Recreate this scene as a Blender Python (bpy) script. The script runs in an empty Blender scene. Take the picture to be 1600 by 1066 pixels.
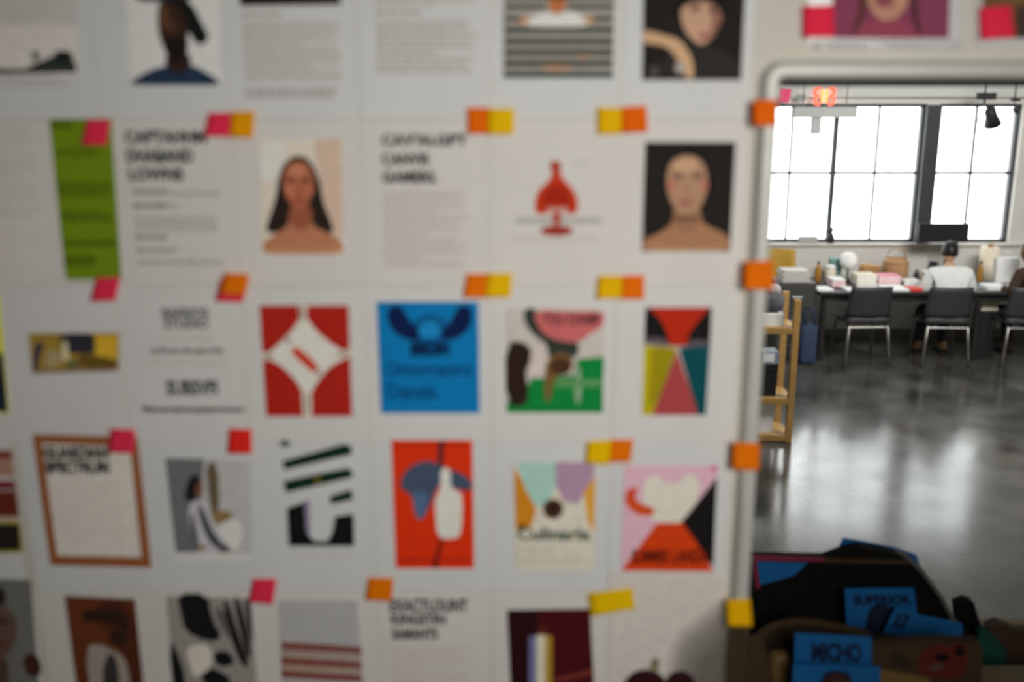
import bpy, bmesh, math, random
from mathutils import Vector, Matrix
random.seed(7)
SC = bpy.context.scene
COL = SC.collection
R = math.radians

# ------------------------------------------------------------------ camera
PITCH = R(13.5); FPX = 1556.0; CAMY = -1.70; CAMZ = 2.64
cam_d = bpy.data.cameras.new('camera'); cam = bpy.data.objects.new('camera', cam_d); COL.objects.link(cam)
cam.location = (0, CAMY, CAMZ); cam.rotation_euler = (R(90) - PITCH, 0, 0)
cam_d.sensor_width = 36.0; cam_d.lens = 36.0 * FPX / 1600.0; cam_d.clip_start = 0.02; cam_d.clip_end = 200
cam_d.dof.use_dof = True; cam_d.dof.focus_distance = 4.5; cam_d.dof.aperture_fstop = 1.3
SC.camera = cam

# ------------------------------------------------------------------ world, lights, exposure
w = bpy.data.worlds.new('overcast'); SC.world = w; w.use_nodes = True
w.node_tree.nodes['Background'].inputs[0].default_value = (0.97, 0.98, 1.0, 1)
w.node_tree.nodes['Background'].inputs[1].default_value = 5.0
def area(name, loc, target, sx, sy, power, col=(1, 1, 1)):
    l = bpy.data.lights.new(name, 'AREA'); l.shape = 'RECTANGLE'; l.size = sx; l.size_y = sy; l.energy = power; l.color = col
    o = bpy.data.objects.new(name, l); COL.objects.link(o); o.location = loc
    d = Vector(target) - Vector(loc); o.rotation_euler = d.to_track_quat('-Z', 'Y').to_euler()
    return o
area('wall_fill_light', (0.72, -2.3, 2.85), (0.08, 0, 2.33), 0.9, 0.9, 11.6, (1.0, 0.962, 0.90)).data.spread = R(96)  # added lamp with no window behind it, beam shaped for the wall's falloff
area('far_room_fill_light', (4.2, 4.6, 3.4), (4.2, 9.5, 1.0), 2.2, 1.0, 200, (1.0, 0.98, 0.95))  # added unseen lamp without a fitting, brightens the window wall and table
SC.view_settings.view_transform = 'Standard'; SC.view_settings.look = 'None'
SC.view_settings.exposure = 0.0; SC.view_settings.gamma = 1.0; SC.view_settings.use_curve_mapping = False

# ------------------------------------------------------------------ helpers
def at(px, py, Y):
    """point of the place that stands at distance Y behind the pinned wall (y = 0) and was measured at this pixel"""
    cx = (px - 800) / FPX; cy = (533 - py) / FPX
    d = Vector((cx, math.cos(PITCH) + cy * math.sin(PITCH), -math.sin(PITCH) + cy * math.cos(PITCH)))
    t = (Y - CAMY) / d.y
    return Vector((0, CAMY, CAMZ)) + d * t
def lin(c):
    c = c / 255.0
    return c / 12.92 if c <= 0.04045 else ((c + 0.055) / 1.055) ** 2.4
MATS = {}
def M(name, rgb, rough=0.7, var=0.06, scale=30.0, metal=0.0, spec=0.3, emit=None, coat=0.0, bump=0.0):
    """procedural material: base colour varied by noise"""
    key = (name, tuple(round(c, 3) for c in rgb), rough, var, scale, metal)
    if key in MATS: return MATS[key]
    m = bpy.data.materials.new(name); m.use_nodes = True; nt = m.node_tree; b = nt.nodes['Principled BSDF']
    tc = nt.nodes.new('ShaderNodeTexCoord'); nz = nt.nodes.new('ShaderNodeTexNoise'); nz.inputs['Scale'].default_value = scale
    nz.inputs['Detail'].default_value = 3
    nt.links.new(tc.outputs['Object'], nz.inputs['Vector'])
    rp = nt.nodes.new('ShaderNodeValToRGB')
    rp.color_ramp.elements[0].position = 0.3; rp.color_ramp.elements[1].position = 0.7
    rp.color_ramp.elements[0].color = tuple(max(0, c * (1 - var)) for c in rgb) + (1,)
    rp.color_ramp.elements[1].color = tuple(min(0.95, c * (1 + var)) for c in rgb) + (1,)
    nt.links.new(nz.outputs['Fac'], rp.inputs['Fac']); nt.links.new(rp.outputs['Color'], b.inputs['Base Color'])
    b.inputs['Roughness'].default_value = rough; b.inputs['Metallic'].default_value = metal
    b.inputs['Specular IOR Level'].default_value = spec; b.inputs['Coat Weight'].default_value = coat
    if bump:
        bp = nt.nodes.new('ShaderNodeBump'); bp.inputs['Strength'].default_value = bump; bp.inputs['Distance'].default_value = 0.01
        nt.links.new(nz.outputs['Fac'], bp.inputs['Height']); nt.links.new(bp.outputs['Normal'], b.inputs['Normal'])
    if emit:
        b.inputs['Emission Color'].default_value = tuple(emit[:3]) + (1,); b.inputs['Emission Strength'].default_value = emit[3]
    MATS[key] = m
    return m
def S(r, g, b): return (lin(r), lin(g), lin(b))
def link(name, me, mat=None, parent=None, loc=(0, 0, 0)):
    o = bpy.data.objects.new(name, me); COL.objects.link(o); o.location = loc
    if mat is not None and me is not None: me.materials.append(mat)
    if parent is not None: o.parent = parent
    return o
def tag(o, label=None, cat=None, group=None, kind=None):
    if label: o['label'] = label
    if cat: o['category'] = cat
    if group: o['group'] = group
    if kind: o['kind'] = kind
    return o
def empty(name, loc, rz=0.0):
    o = bpy.data.objects.new(name, None); COL.objects.link(o); o.location = loc; o.rotation_euler = (0, 0, rz); o.empty_display_size = 0.05
    return o
class B:
    """collects shapes into one mesh"""
    def __init__(s): s.bm = bmesh.new()
    def box(s, lo, hi, bev=0.0, rot=None, seg=2):
        lo = Vector(lo); hi = Vector(hi); c = (lo + hi) / 2; d = hi - lo
        t = bmesh.new(); bmesh.ops.create_cube(t, size=1.0)
        bmesh.ops.scale(t, vec=d, verts=t.verts)
        if bev: bmesh.ops.bevel(t, geom=t.edges[:], offset=min(bev, min(d) * 0.45), segments=seg, affect='EDGES', profile=0.5)
        if rot is not None: bmesh.ops.transform(t, matrix=rot, verts=t.verts)
        bmesh.ops.translate(t, vec=c, verts=t.verts); s.add(t); return s
    def add(s, t):
        me = bpy.data.meshes.new('tmp'); t.to_mesh(me); t.free(); s.bm.from_mesh(me); bpy.data.meshes.remove(me)
    def tube(s, pts, r, n=8, caps=True):
        pts = [Vector(p) for p in pts]; rs = r if isinstance(r, (list, tuple)) else [r] * len(pts)
        rings = []
        for i, p in enumerate(pts):
            a = pts[max(i - 1, 0)]; b = pts[min(i + 1, len(pts) - 1)]; t = (b - a).normalized()
            ref = Vector((0, 0, 1)) if abs(t.z) < 0.9 else Vector((1, 0, 0))
            u = t.cross(ref).normalized(); v = t.cross(u)
            rings.append([s.bm.verts.new(p + (u * math.cos(2 * math.pi * k / n) + v * math.sin(2 * math.pi * k / n)) * rs[i]) for k in range(n)])
        for i in range(len(rings) - 1):
            for k in range(n):
                s.bm.faces.new((rings[i][k], rings[i][(k + 1) % n], rings[i + 1][(k + 1) % n], rings[i + 1][k]))
        if caps: s.bm.faces.new(rings[0][::-1]); s.bm.faces.new(rings[-1])
        return s
    def lathe(s, prof, c=(0, 0, 0), n=20):
        c = Vector(c); rings = []
        for r, z in prof:
            rings.append([s.bm.verts.new(c + Vector((max(r, 1e-4) * math.cos(2 * math.pi * k / n), max(r, 1e-4) * math.sin(2 * math.pi * k / n), z))) for k in range(n)])
        for i in range(len(rings) - 1):
            for k in range(n):
                s.bm.faces.new((rings[i][k], rings[i][(k + 1) % n], rings[i + 1][(k + 1) % n], rings[i + 1][k]))
        s.bm.faces.new(rings[0][::-1]); s.bm.faces.new(rings[-1])
        return s
    def prism(s, pts, d):
        """closed outline (3D, planar) pushed along vector d"""
        d = Vector(d); a = [s.bm.verts.new(Vector(p)) for p in pts]; b = [s.bm.verts.new(Vector(p) + d) for p in pts]
        n = len(pts)
        s.bm.faces.new(a); s.bm.faces.new(b[::-1])
        for i in range(n): s.bm.faces.new((a[i], b[i], b[(i + 1) % n], a[(i + 1) % n]))
        return s
    def poly(s, pts):
        s.bm.faces.new([s.bm.verts.new(Vector(p)) for p in pts]); return s
    def grid(s, f, nu, nv, thick=0.0):
        """surface f(u,v), u,v in 0..1"""
        V = [[s.bm.verts.new(Vector(f(i / nu, j / nv))) for j in range(nv + 1)] for i in range(nu + 1)]
        fs = []
        for i in range(nu):
            for j in range(nv): fs.append(s.bm.faces.new((V[i][j], V[i + 1][j], V[i + 1][j + 1], V[i][j + 1])))
        if thick:
            bmesh.ops.recalc_face_normals(s.bm, faces=fs)
            bmesh.ops.solidify(s.bm, geom=fs, thickness=thick)
        return s
    def mesh(s, name, smooth=False):
        bmesh.ops.recalc_face_normals(s.bm, faces=s.bm.faces)
        me = bpy.data.meshes.new(name); s.bm.to_mesh(me); s.bm.free()
        if smooth: me.shade_smooth()
        return me
    def build(s, name, mat, parent=None, loc=(0, 0, 0), smooth=False):
        return link(name, s.mesh(name, smooth), mat, parent, loc)

# ------------------------------------------------------------------ structure of the two rooms
m_wall = M('pinboard_wall_paint', (0.70, 0.675, 0.60), 0.75, 0.04, 6, bump=0.05)
m_room = M('plaster', (0.62, 0.60, 0.56), 0.8, 0.04, 4, bump=0.05)
m_ceil = M('ceiling_paint', (0.60, 0.60, 0.57), 0.85, 0.03, 3)
m_dark = M('window_steel', (0.045, 0.05, 0.055), 0.5, 0.1, 20, metal=0.2)
X_OPEN = at(1203, 300, 0).x; Z_OPEN = CAMZ + 0.038
XR = 2.6; ZB = 1.28
def concrete():
    m = bpy.data.materials.new('polished_concrete'); m.use_nodes = True; nt = m.node_tree; b = nt.nodes['Principled BSDF']
    tc = nt.nodes.new('ShaderNodeTexCoord')
    n1 = nt.nodes.new('ShaderNodeTexNoise'); n1.inputs['Scale'].default_value = 2.6; n1.inputs['Detail'].default_value = 3
    n2 = nt.nodes.new('ShaderNodeTexNoise'); n2.inputs['Scale'].default_value = 1.9; n2.inputs['Detail'].default_value = 2
    r1 = nt.nodes.new('ShaderNodeValToRGB'); r1.color_ramp.interpolation = 'EASE'; r1.color_ramp.elements[0].position = 0.2; r1.color_ramp.elements[1].position = 0.8
    r1.color_ramp.elements[0].color = (0.022, 0.021, 0.018, 1); r1.color_ramp.elements[1].color = (0.095, 0.092, 0.082, 1)
    mr = nt.nodes.new('ShaderNodeMapRange'); mr.interpolation_type = 'SMOOTHSTEP'; mr.inputs['From Min'].default_value = 0.25; mr.inputs['From Max'].default_value = 0.75
    mr.inputs['To Min'].default_value = 0.15; mr.inputs['To Max'].default_value = 0.215
    for n in (n1, n2): nt.links.new(tc.outputs['Object'], n.inputs['Vector'])
    nt.links.new(n1.outputs['Fac'], r1.inputs['Fac']); nt.links.new(r1.outputs['Color'], b.inputs['Base Color'])
    nt.links.new(n2.outputs['Fac'], mr.inputs['Value']); nt.links.new(mr.outputs['Result'], b.inputs['Roughness'])
    b.inputs['IOR'].default_value = 1.5; b.inputs['Specular IOR Level'].default_value = 0.7
    return m
XL, XRR, YB, YF, ZC = -4.0, 11.0, -6.0, 9.5, 4.2
tag(B().box((XL, YB, -0.1), (XRR, YF + 0.3, 0)).build('floor', concrete()), kind='structure')
tag(B().box((XL, YB, ZC), (XRR, YF + 0.3, ZC + 0.1)).build('ceiling', m_ceil), kind='structure')
tag(B().box((XL - 0.1, YB, 0), (XL, YF + 0.3, ZC)).build('wall_left', m_room), kind='structure')
tag(B().box((XRR, YB, 0), (XRR + 0.1, YF + 0.3, ZC)).build('wall_right', m_room), kind='structure')
tag(B().box((XL, YB - 0.1, 0), (XRR, YB, ZC)).build('wall_back', m_room), kind='structure')
# pinned wall with its opening
wf = B()
wf.box((XL, 0, 0), (X_OPEN, 0.07, ZC)); wf.box((XR, 0, 0), (XRR, 0.07, ZC))
wf.box((X_OPEN, 0, Z_OPEN), (XR, 0.07, ZC)); wf.box((X_OPEN, 0, 0), (XR, 0.07, ZB))
tag(wf.build('wall_front', m_wall), kind='structure')
# metal frame with rounded corners around the opening
def frame_path(off, rc):
    x0, x1, z0, z1 = X_OPEN - off, XR + off, ZB - off, Z_OPEN + off
    pts = []
    for cx, cz, a0 in ((x0 + rc, z1 - rc, 180), (x1 - rc, z1 - rc, 90), (x1 - rc, z0 + rc, 0), (x0 + rc, z0 + rc, -90)):
        for k in range(7):
            a = R(a0 - 90 * k / 6); pts.append((cx + rc * math.cos(a), cz + rc * math.sin(a)))
    return pts
prof = [(0.0, 0.068), (0.0, -0.018), (0.002, -0.023), (0.006, -0.025), (0.020, -0.025), (0.025, -0.022), (0.029, -0.012), (0.030, 0.0)]   # outward offset, y
fb = bmesh.new(); rings = []
for off, y in prof:
    rings.append([fb.verts.new((x, y, z)) for x, z in frame_path(off - 0.001, 0.006 + off)])
for i in range(len(rings) - 1):
    n = len(rings[i])
    for k in range(n): fb.faces.new((rings[i][k], rings[i][(k + 1) % n], rings[i + 1][(k + 1) % n], rings[i + 1][k]))
bmesh.ops.recalc_face_normals(fb, faces=fb.faces)
me = bpy.data.meshes.new('trim_1'); fb.to_mesh(me); fb.free(); me.shade_smooth()
tag(link('trim_1', me, M('frame_aluminium', (0.62, 0.62, 0.58), 0.42, 0.04, 12, metal=0.15)), 'pale grey metal frame with rounded corners around the wall opening', kind='structure')

tag(B().box((at(1224, 122, 0.07).x, 0.072, Z_OPEN - 0.008), (XR, 0.36, Z_OPEN + 0.10), 0.004).build('trim_4', M('soffit_shade', (0.055, 0.056, 0.048), 0.7, 0.06, 8)), 'dark strip standing for the shade under the top of the opening', kind='structure')  # shade under the frame's top put in as a dark-coloured strip
# window wall of the far room
SILL = 1.09; TOP = 2.62
pX = lambda px: at(px, 275, YF).x
WINS = [(pX(1190) - 0.05, pX(1441)), (pX(1459), pX(1588))]
EXTRA = [(-3.4, -1.6), (-1.3, 0.5), (0.8, pX(1190) - 0.35)]
allw = sorted(WINS + EXTRA)
wb = B(); x = XL
for a, b in allw:
    wb.box((x, YF, SILL), (a, YF + 0.25, TOP)); x = b
wb.box((x, YF, SILL), (XRR, YF + 0.25, TOP)); wb.box((XL, YF, 0), (XRR, YF + 0.25, SILL)); wb.box((XL, YF, TOP), (XRR, YF + 0.25, ZC))
tag(wb.build('wall_windows', m_room), kind='structure')
tag(B().box((pX(1438), YF - 0.03, SILL + 0.01), (pX(1461), YF - 0.001, TOP - 0.01), 0.004).build('trim_2', m_dark), 'dark steel post between the two visible windows', kind='structure')
tag(B().box((XL, YF - 0.02, 0.0), (XRR, YF - 0.001, 0.1), 0.004).build('baseboard_windows', M('baseboard', (0.2, 0.19, 0.17), 0.6)), kind='structure')
def glass():
    m = bpy.data.materials.new('clear_pane'); m.use_nodes = True; nt = m.node_tree
    out = nt.nodes['Material Output']; nt.nodes.remove(nt.nodes['Principled BSDF'])
    t = nt.nodes.new('ShaderNodeBsdfTransparent'); t.inputs[0].default_value = (0.95, 0.97, 0.96, 1)
    g = nt.nodes.new('ShaderNodeBsdfGlossy'); g.inputs['Roughness'].default_value = 0.03
    mx = nt.nodes.new('ShaderNodeMixShader'); mx.inputs[0].default_value = 0.05
    nt.links.new(t.outputs[0], mx.inputs[1]); nt.links.new(g.outputs[0], mx.inputs[2]); nt.links.new(mx.outputs[0], out.inputs[0])
    return m
m_glass = glass()
ZT = at(1380, 271, YF).z
def window(idx, a, b, bars):
    e = empty('window_%d' % idx, ((a + b) / 2, YF + 0.1, SILL)); tag(e, kind='structure'); ox = e.location.x
    f = B()
    f.box((a - ox, -0.03, 0), (a - ox + 0.035, 0.03, TOP - SILL)); f.box((b - ox - 0.035, -0.03, 0), (b - ox, 0.03, TOP - SILL))
    f.box((a - ox, -0.03, 0), (b - ox, 0.03, 0.035)); f.box((a - ox, -0.03, TOP - SILL - 0.035), (b - ox, 0.03, TOP - SILL))
    f.build('window_frame', m_dark, e)
    B().box((a - ox, -0.02, ZT - SILL - 0.015), (b - ox, 0.02, ZT - SILL + 0.015)).build('transom', m_dark, e)
    xs = [a] + [q[0] for q in bars] + [b]
    for q, wd in bars: B().box((q - ox - wd / 2, -0.025, 0.03), (q - ox + wd / 2, 0.025, TOP - SILL - 0.03)).build('mullion', m_dark, e)
    for i in range(len(xs) - 1):
        for z0, z1 in ((0.03, ZT - SILL - 0.01), (ZT - SILL + 0.01, TOP - SILL - 0.03)):
            B().box((xs[i] - ox + 0.01, -0.003, z0), (xs[i + 1] - ox - 0.01, 0.003, z1)).build('pane', m_glass, e)
    p = bpy.data.lights.new('portal', 'AREA'); p.shape = 'RECTANGLE'; p.size = b - a; p.size_y = TOP - SILL; p.cycles.is_portal = True
    po = bpy.data.objects.new('window_portal', p); COL.objects.link(po); po.location = ((a + b) / 2, YF + 0.26, (SILL + TOP) / 2); po.rotation_euler = (R(-90), 0, 0)
window(1, *WINS[0], [(pX(1237), 0.02), (pX(1305), 0.05), (pX(1371), 0.018)])
window(2, *WINS[1], [(pX(1522), 0.018)])
for i, (a, b) in enumerate(EXTRA): window(3 + i, a, b, [((a * 2 + b) / 3, 0.02), ((a + 2 * b) / 3, 0.02)])
tag(B().box((XL, YF - 0.045, SILL - 0.03), (XRR, YF + 0.06, SILL), 0.006).build('window_sill', M('sill_paint', (0.62, 0.60, 0.56), 0.6)), 'long pale window sill above the worktable', kind='structure')
# shallow beam above the windows
tag(B().box((XL, YF - 0.10, 2.69), (XRR, YF, 3.1), 0.01).build('trim_3', M('beam_paint', (0.55, 0.56, 0.53), 0.7)), 'pale beam running above the windows', kind='structure')

# ------------------------------------------------------------------ printed sheets pinned to the wall
# brightness of blank paper seen around the wall, used to work back from seen colours to the colour of the ink itself
WP = [(150, 100, 150), (60, 470, 142), (120, 640, 141), (130, 905, 130), (30, 650, 134), (600, 150, 176), (800, 430, 184), (1000, 430, 192), (780, 680, 178),
      (600, 900, 155), (780, 900, 162), (1000, 900, 169), (1250, 60, 182), (400, 900, 146), (1120, 200, 192), (400, 440, 168), (400, 670, 160), (30, 1000, 124), (300, 1040, 136)]
CAL = [(113, 257, .70), (288, 124, .60), (428, 492, .87), (663, 632, .92), (633, 852, .87), (118, 942, .53), (493, 962, .80), (473, 384, .88), (275, 747, .68), (913, 627, .92),
       (1048, 842, .82), (873, 1002, .78), (1018, 602, .80), (43, 952, .60), (70, 775, .60), (120, 550, .68), (300, 1000, .65), (1080, 300, .88), (1080, 60, .85), (870, 300, .92), (880, 60, .88), (1400, 30, .95)]
def near(tab, x, y, f=lambda v: v):
    s_ = t_ = 0.0
    for a, b, v in tab:
        k = 1.0 / ((a - x) ** 2 + (b - y) ** 2 + 900) ** 2; s_ += k * f(v); t_ += k
    return s_ / t_
def ink(rgb, x, y, cal=True):
    """colour of the ink itself: seen colour (eye estimates corrected by spot readings) over the brightness of blank paper around it"""
    if cal:
        t = (0.3 * rgb[0] + 0.6 * rgb[1] + 0.1 * rgb[2]) / near(WP, x, y); f = near(CAL, x, y)
        f += (1 - f) * min(1.0, max(0.0, (t - 0.85) / 0.15)); rgb = [c * f for c in rgb]
    g = 0.775 / near(WP, x, y, lin)
    c = [max(0.003, lin(v) * g) for v in rgb]; q = min(1.0, 0.94 / max(c))
    return tuple(min(0.94, v * q ** 0.6) for v in c)
paper_m = [M('paper_white', (0.785, 0.775, 0.765), 0.75, 0.02, 9), M('paper_cool', (0.765, 0.775, 0.775), 0.75, 0.02, 7), M('paper_warm', (0.79, 0.765, 0.735), 0.75, 0.02, 8)]
SEAM = {k: at(px, 188, 0).x for k, px in zip(range(0, 6), (157, 360, 562, 765, 968, 1171))}     # right edge of each column
SEAM[-1] = SEAM[0] - 0.2185; SEAM[-2] = SEAM[-1] - 0.2185
ROW = {1: (0.255, -0.028), 2: (-0.030, -0.308), 3: (-0.311, -0.597), 4: (-0.597, -0.888), 5: (-0.889, -1.175)}
def sheet(c, r, label, name='paper_sheet', dx=0.0, rot=0.0, quad=None, mat=None, cat='paper sheet', x0x1=None):
    y0 = -0.0006 - 0.0006 * ((c + 2 * r) % 3)
    if quad is None:
        a, b = (SEAM[c - 1], SEAM[c]) if x0x1 is None else x0x1
        zt, zb = ROW[r]; mx, mz = (a + b) / 2 + dx, CAMZ + (zt + zb) / 2; hw, hh = (b - a) / 2 - 0.0008, (zt - zb) / 2 - 0.0004
        cs, sn = math.cos(R(rot)), math.sin(R(rot))
        pts = [Vector((mx + u * hw * cs - v * hh * sn, y0, mz + u * hw * sn + v * hh * cs)) for u, v in ((-1, -1), (1, -1), (1, 1), (-1, 1))]
    else:
        pts = [at(p[0], p[1], 0) for p in quad]; y0 = -0.0029
        for p in pts: p.y = y0
    c0 = sum(pts, Vector()) / 4
    o = B().prism([p - c0 for p in pts], (0, -0.0004, 0)).build(name, mat or paper_m[(c * 3 + r) % 3], None, c0)
    tag(o, label, cat, 'printouts pinned to the wall')
    o['front'] = -0.0036
    return o
LAY = {}
def shape(par, name, pts, rgb, raw=False, rough=0.7, var=0.07, scale=60):
    root = par
    while root.parent is not None: root = root.parent
    k = LAY.get(root.name, 0); LAY[root.name] = k + 1
    y = -0.0036 - 0.00007 * k
    W = [at(p[0], p[1], 0) for p in pts]
    mx = sum(p[0] for p in pts) / len(pts); my = sum(p[1] for p in pts) / len(pts)
    org = sum(W, Vector()) / len(W); org.y = y
    base = Vector(root.location) if par is root else Vector(root.location) + Vector(par.location)
    col = rgb if raw else ink(rgb, mx, my)
    m = M('ink', col, rough, var, scale, spec=0.1)
    return B().poly([Vector((p.x - org.x, 0, p.z - org.z)) for p in W]).build(name, m, par, org - base)
def ell(cx, cy, rx, ry, rot=0, n=20):
    a = R(rot)
    return [(cx + rx * math.cos(t) * math.cos(a) - ry * math.sin(t) * math.sin(a), cy + rx * math.cos(t) * math.sin(a) + ry * math.sin(t) * math.cos(a)) for t in [2 * math.pi * i / n for i in range(n)]]
def smooth(pts, it=2):
    for _ in range(it):
        q = []
        for i in range(len(pts)):
            a, b = pts[i], pts[(i + 1) % len(pts)]
            q += [(a[0] * .75 + b[0] * .25, a[1] * .75 + b[1] * .25), (a[0] * .25 + b[0] * .75, a[1] * .25 + b[1] * .75)]
        pts = q
    return pts
def rect(x0, y0, x1, y1): return [(x0, y0), (x1, y0), (x1, y1), (x0, y1)]
def merged(par, name, plist, rgb, kind=None):
    """several flat pieces of one printed text block as one part"""
    root = par
    while root.parent is not None: root = root.parent
    k = LAY.get(root.name, 0); LAY[root.name] = k + 1
    y = -0.0036 - 0.00007 * k
    base = Vector(root.location) if par is root else Vector(root.location) + Vector(par.location)
    b = B(); mx = sum(p[0][0] for p in plist) / len(plist); my = sum(p[0][1] for p in plist) / len(plist)
    for pts in plist:
        b.poly([Vector((at(p[0], p[1], 0).x, y, at(p[0], p[1], 0).z)) - base for p in pts])
    o = b.build(name, M('ink', ink(rgb, mx, my, False), 0.7, 0.08, 90, spec=0.1), par)
    return o
def lines(par, x0, y0, x1, y1, step, rgb, th=None, ragged=0.15, slope=0.0, name='body_text', gaps=True):
    """paragraph print: rows of words"""
    pl = []; y = y0; th = th or step * 0.55; i = 0
    while y + th <= y1 + 0.1:
        xe = x1 - (x1 - x0) * ragged * random.random()
        if i % 6 == 5: xe = x0 + (x1 - x0) * random.uniform(0.3, 0.7)
        x = x0 + slope * (y - y0)
        xe += slope * (y - y0)
        while x < xe - 2:
            wd = random.uniform(6, 20) if gaps else xe - x
            xx = min(x + wd, xe); pl.append(rect(x, y, xx, y + th)); x = xx + random.uniform(1.6, 3)
        y += step; i += 1
    return merged(par, name, pl, rgb)
def text(par, name, rows, rgb, bold=0.02, squeeze=None):
    """lettering: rows of (string, x0, y0, x1, y1) measured on the wall, one part"""
    root = par
    while root.parent is not None: root = root.parent
    k = LAY.get(root.name, 0); LAY[root.name] = k + 1
    y = -0.0036 - 0.00007 * k
    base = Vector(root.location) if par is root else Vector(root.location) + Vector(par.location)
    bm = bmesh.new()
    for s, x0, y0, x1, y1 in rows:
        cu = bpy.data.curves.new('t', 'FONT'); cu.body = s; cu.size = 1; cu.offset = bold; cu.resolution_u = 3
        ob = bpy.data.objects.new('t', cu); me = bpy.data.meshes.new_from_object(ob)
        xs = [v.co.x for v in me.vertices]; ys = [v.co.y for v in me.vertices]
        a, b_, c, d = min(xs), max(xs), min(ys), max(ys)
        A = at(x0, y1, 0); Bq = at(x1, y0, 0)
        for v in me.vertices:
            u = (v.co.x - a) / (b_ - a); w_ = (v.co.y - c) / (d - c)
            v.co = Vector((A.x + u * (Bq.x - A.x), y, A.z + w_ * (Bq.z - A.z))) - base
        bm.from_mesh(me); bpy.data.meshes.remove(me); bpy.data.objects.remove(ob); bpy.data.curves.remove(cu)
    me = bpy.data.meshes.new(name); bm.to_mesh(me); bm.free()
    mx = sum(r[1] + r[3] for r in rows) / len(rows) / 2; my = sum(r[2] + r[4] for r in rows) / len(rows) / 2
    return link(name, me, M('ink', ink(rgb, mx, my), 0.7, 0.05, 60, spec=0.1), par)

# ---- row 1
s = sheet(0, 1, 'printout of a hazy grey landscape photo in the top left corner')
p = shape(s, 'photo_print', [(-42, -40), (122, -40), (124, 117), (-40, 117)], (150, 147, 145))
shape(p, 'printed_haze', [(-41, 40), (123, 40), (124, 117), (-40, 117)], (160, 156, 152))
shape(p, 'printed_hill', smooth([(-40, 112), (0, 106), (38, 110), (50, 103), (58, 98), (75, 92), (92, 84), (108, 84), (120, 100), (124, 114), (-40, 117)], 1), (46, 54, 50))
shape(p, 'printed_tree', ell(57, 87, 6, 8), (84, 88, 84)); shape(p, 'printed_trees', ell(101, 88, 15, 9, 8), (30, 37, 35)); shape(p, 'printed_shore', rect(-40, 108, 118, 114), (70, 62, 60))
lines(s, -38, 124, 119, 136, 7, (132, 130, 126), 4)
s = sheet(1, 1, 'printout of a man in blue shirt and cap seen against pale grey')
p = shape(s, 'photo_print', [(195, -60), (343, -60), (346, 133), (203, 133)], (172, 170, 166))
shape(p, 'printed_cap', smooth([(205, -25), (300, -25), (302, 0), (270, 5), (208, 1)], 1), (66, 68, 74))
shape(p, 'printed_hair', smooth([(246, 2), (285, -6), (303, 8), (317, 38), (329, 58), (318, 72), (304, 66), (296, 48), (250, 40)]), (26, 27, 28))
shape(p, 'printed_neck', smooth([(262, 80), (297, 80), (302, 112), (276, 118), (258, 106)], 1), (64, 40, 30))
shape(p, 'printed_face', smooth([(248, 8), (262, 2), (286, 12), (295, 45), (294, 75), (280, 96), (265, 92), (252, 65), (247, 38)]), (62, 40, 29))
shape(p, 'printed_cheek', ell(258, 28, 8, 20), (112, 74, 50)); shape(p, 'printed_nose', ell(270, 42, 10, 10), (92, 60, 42))
shape(p, 'printed_beard', smooth([(254, 62), (280, 56), (296, 62), (294, 86), (280, 102), (266, 96)]), (34, 26, 24))
shape(p, 'printed_shirt', smooth([(205, 133), (206, 128), (222, 117), (244, 107), (262, 103), (274, 115), (290, 112), (300, 101), (322, 112), (344, 127), (345, 133), (300, 133)], 1), (44, 64, 94))
shape(p, 'printed_collar', [(258, 106), (274, 118), (298, 106), (296, 112), (274, 124), (260, 113)], (36, 50, 76))
s = sheet(2, 1, 'page of grey paragraphs under a dark strip in the top row')
shape(s, 'photo_strip', [(374, -40), (532, -40), (533, 7), (376, 9)], (48, 36, 32))
lines(s, 379, 20, 440, 27, 9, (138, 133, 128), 6, 0); lines(s, 380, 35, 533, 128, 6.2, (152, 146, 141), 3.7, 0.05, 0.05); lines(s, 385, 138, 533, 152, 8, (143, 138, 136), 6, 0.05)
s = sheet(3, 1, 'page of pale grey text without picture in the top row')
lines(s, 587, -60, 752, 15, 6, (158, 152, 148), 3.5); lines(s, 588, 17, 656, 24, 9, (144, 140, 136), 6, 0); lines(s, 589, 33, 752, 122, 9.4, (152, 147, 143), 5.5, 0.15)
s = sheet(4, 1, 'printout striped dark green across a figure in white')
p = shape(s, 'photo_print', [(788, -60), (961, -60), (957, 120), (787, 120)], (164, 156, 150))
shape(p, 'printed_neck', smooth([(852, -30), (888, -30), (885, 10), (870, 26), (858, 14)], 1), (186, 112, 62))
shape(p, 'printed_blouse', smooth([(818, 40), (828, 28), (852, 17), (870, 24), (890, 17), (912, 26), (926, 40), (870, 46)], 1), (206, 201, 196))
shape(p, 'printed_hand', ell(818, 33, 9, 4, -15), (205, 140, 80)); shape(p, 'printed_hand', ell(921, 32, 9, 4, 15), (205, 140, 80))
shape(p, 'printed_knee', ell(870, 105, 24, 4), (205, 155, 122)); shape(p, 'printed_knee', ell(911, 88, 9, 3), (200, 150, 120))
for yy in (-42, -24, -6, 29, 47, 65, 82, 99, 117):
    if yy == 29:
        shape(p, 'printed_stripe', rect(787, 26, 814, 33), (16, 52, 36)); shape(p, 'printed_stripe', rect(926, 26, 959, 33), (16, 52, 36))
    else: shape(p, 'printed_stripe', rect(788 - .006 * yy, yy - 4.4, 960 - .02 * yy, yy + 4.4), (10, 46, 30))
for a, b in ((788, 854), (886, 960)): shape(p, 'printed_stripe', rect(a, 7.5, b, 14.5), (16, 52, 36))
s = sheet(5, 1, 'printout of a dark haired woman resting chin by wrist on black')
p = shape(s, 'photo_print', [(1006, -60), (1166, -60), (1157, 125), (1003, 125)], (36, 31, 29))
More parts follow.
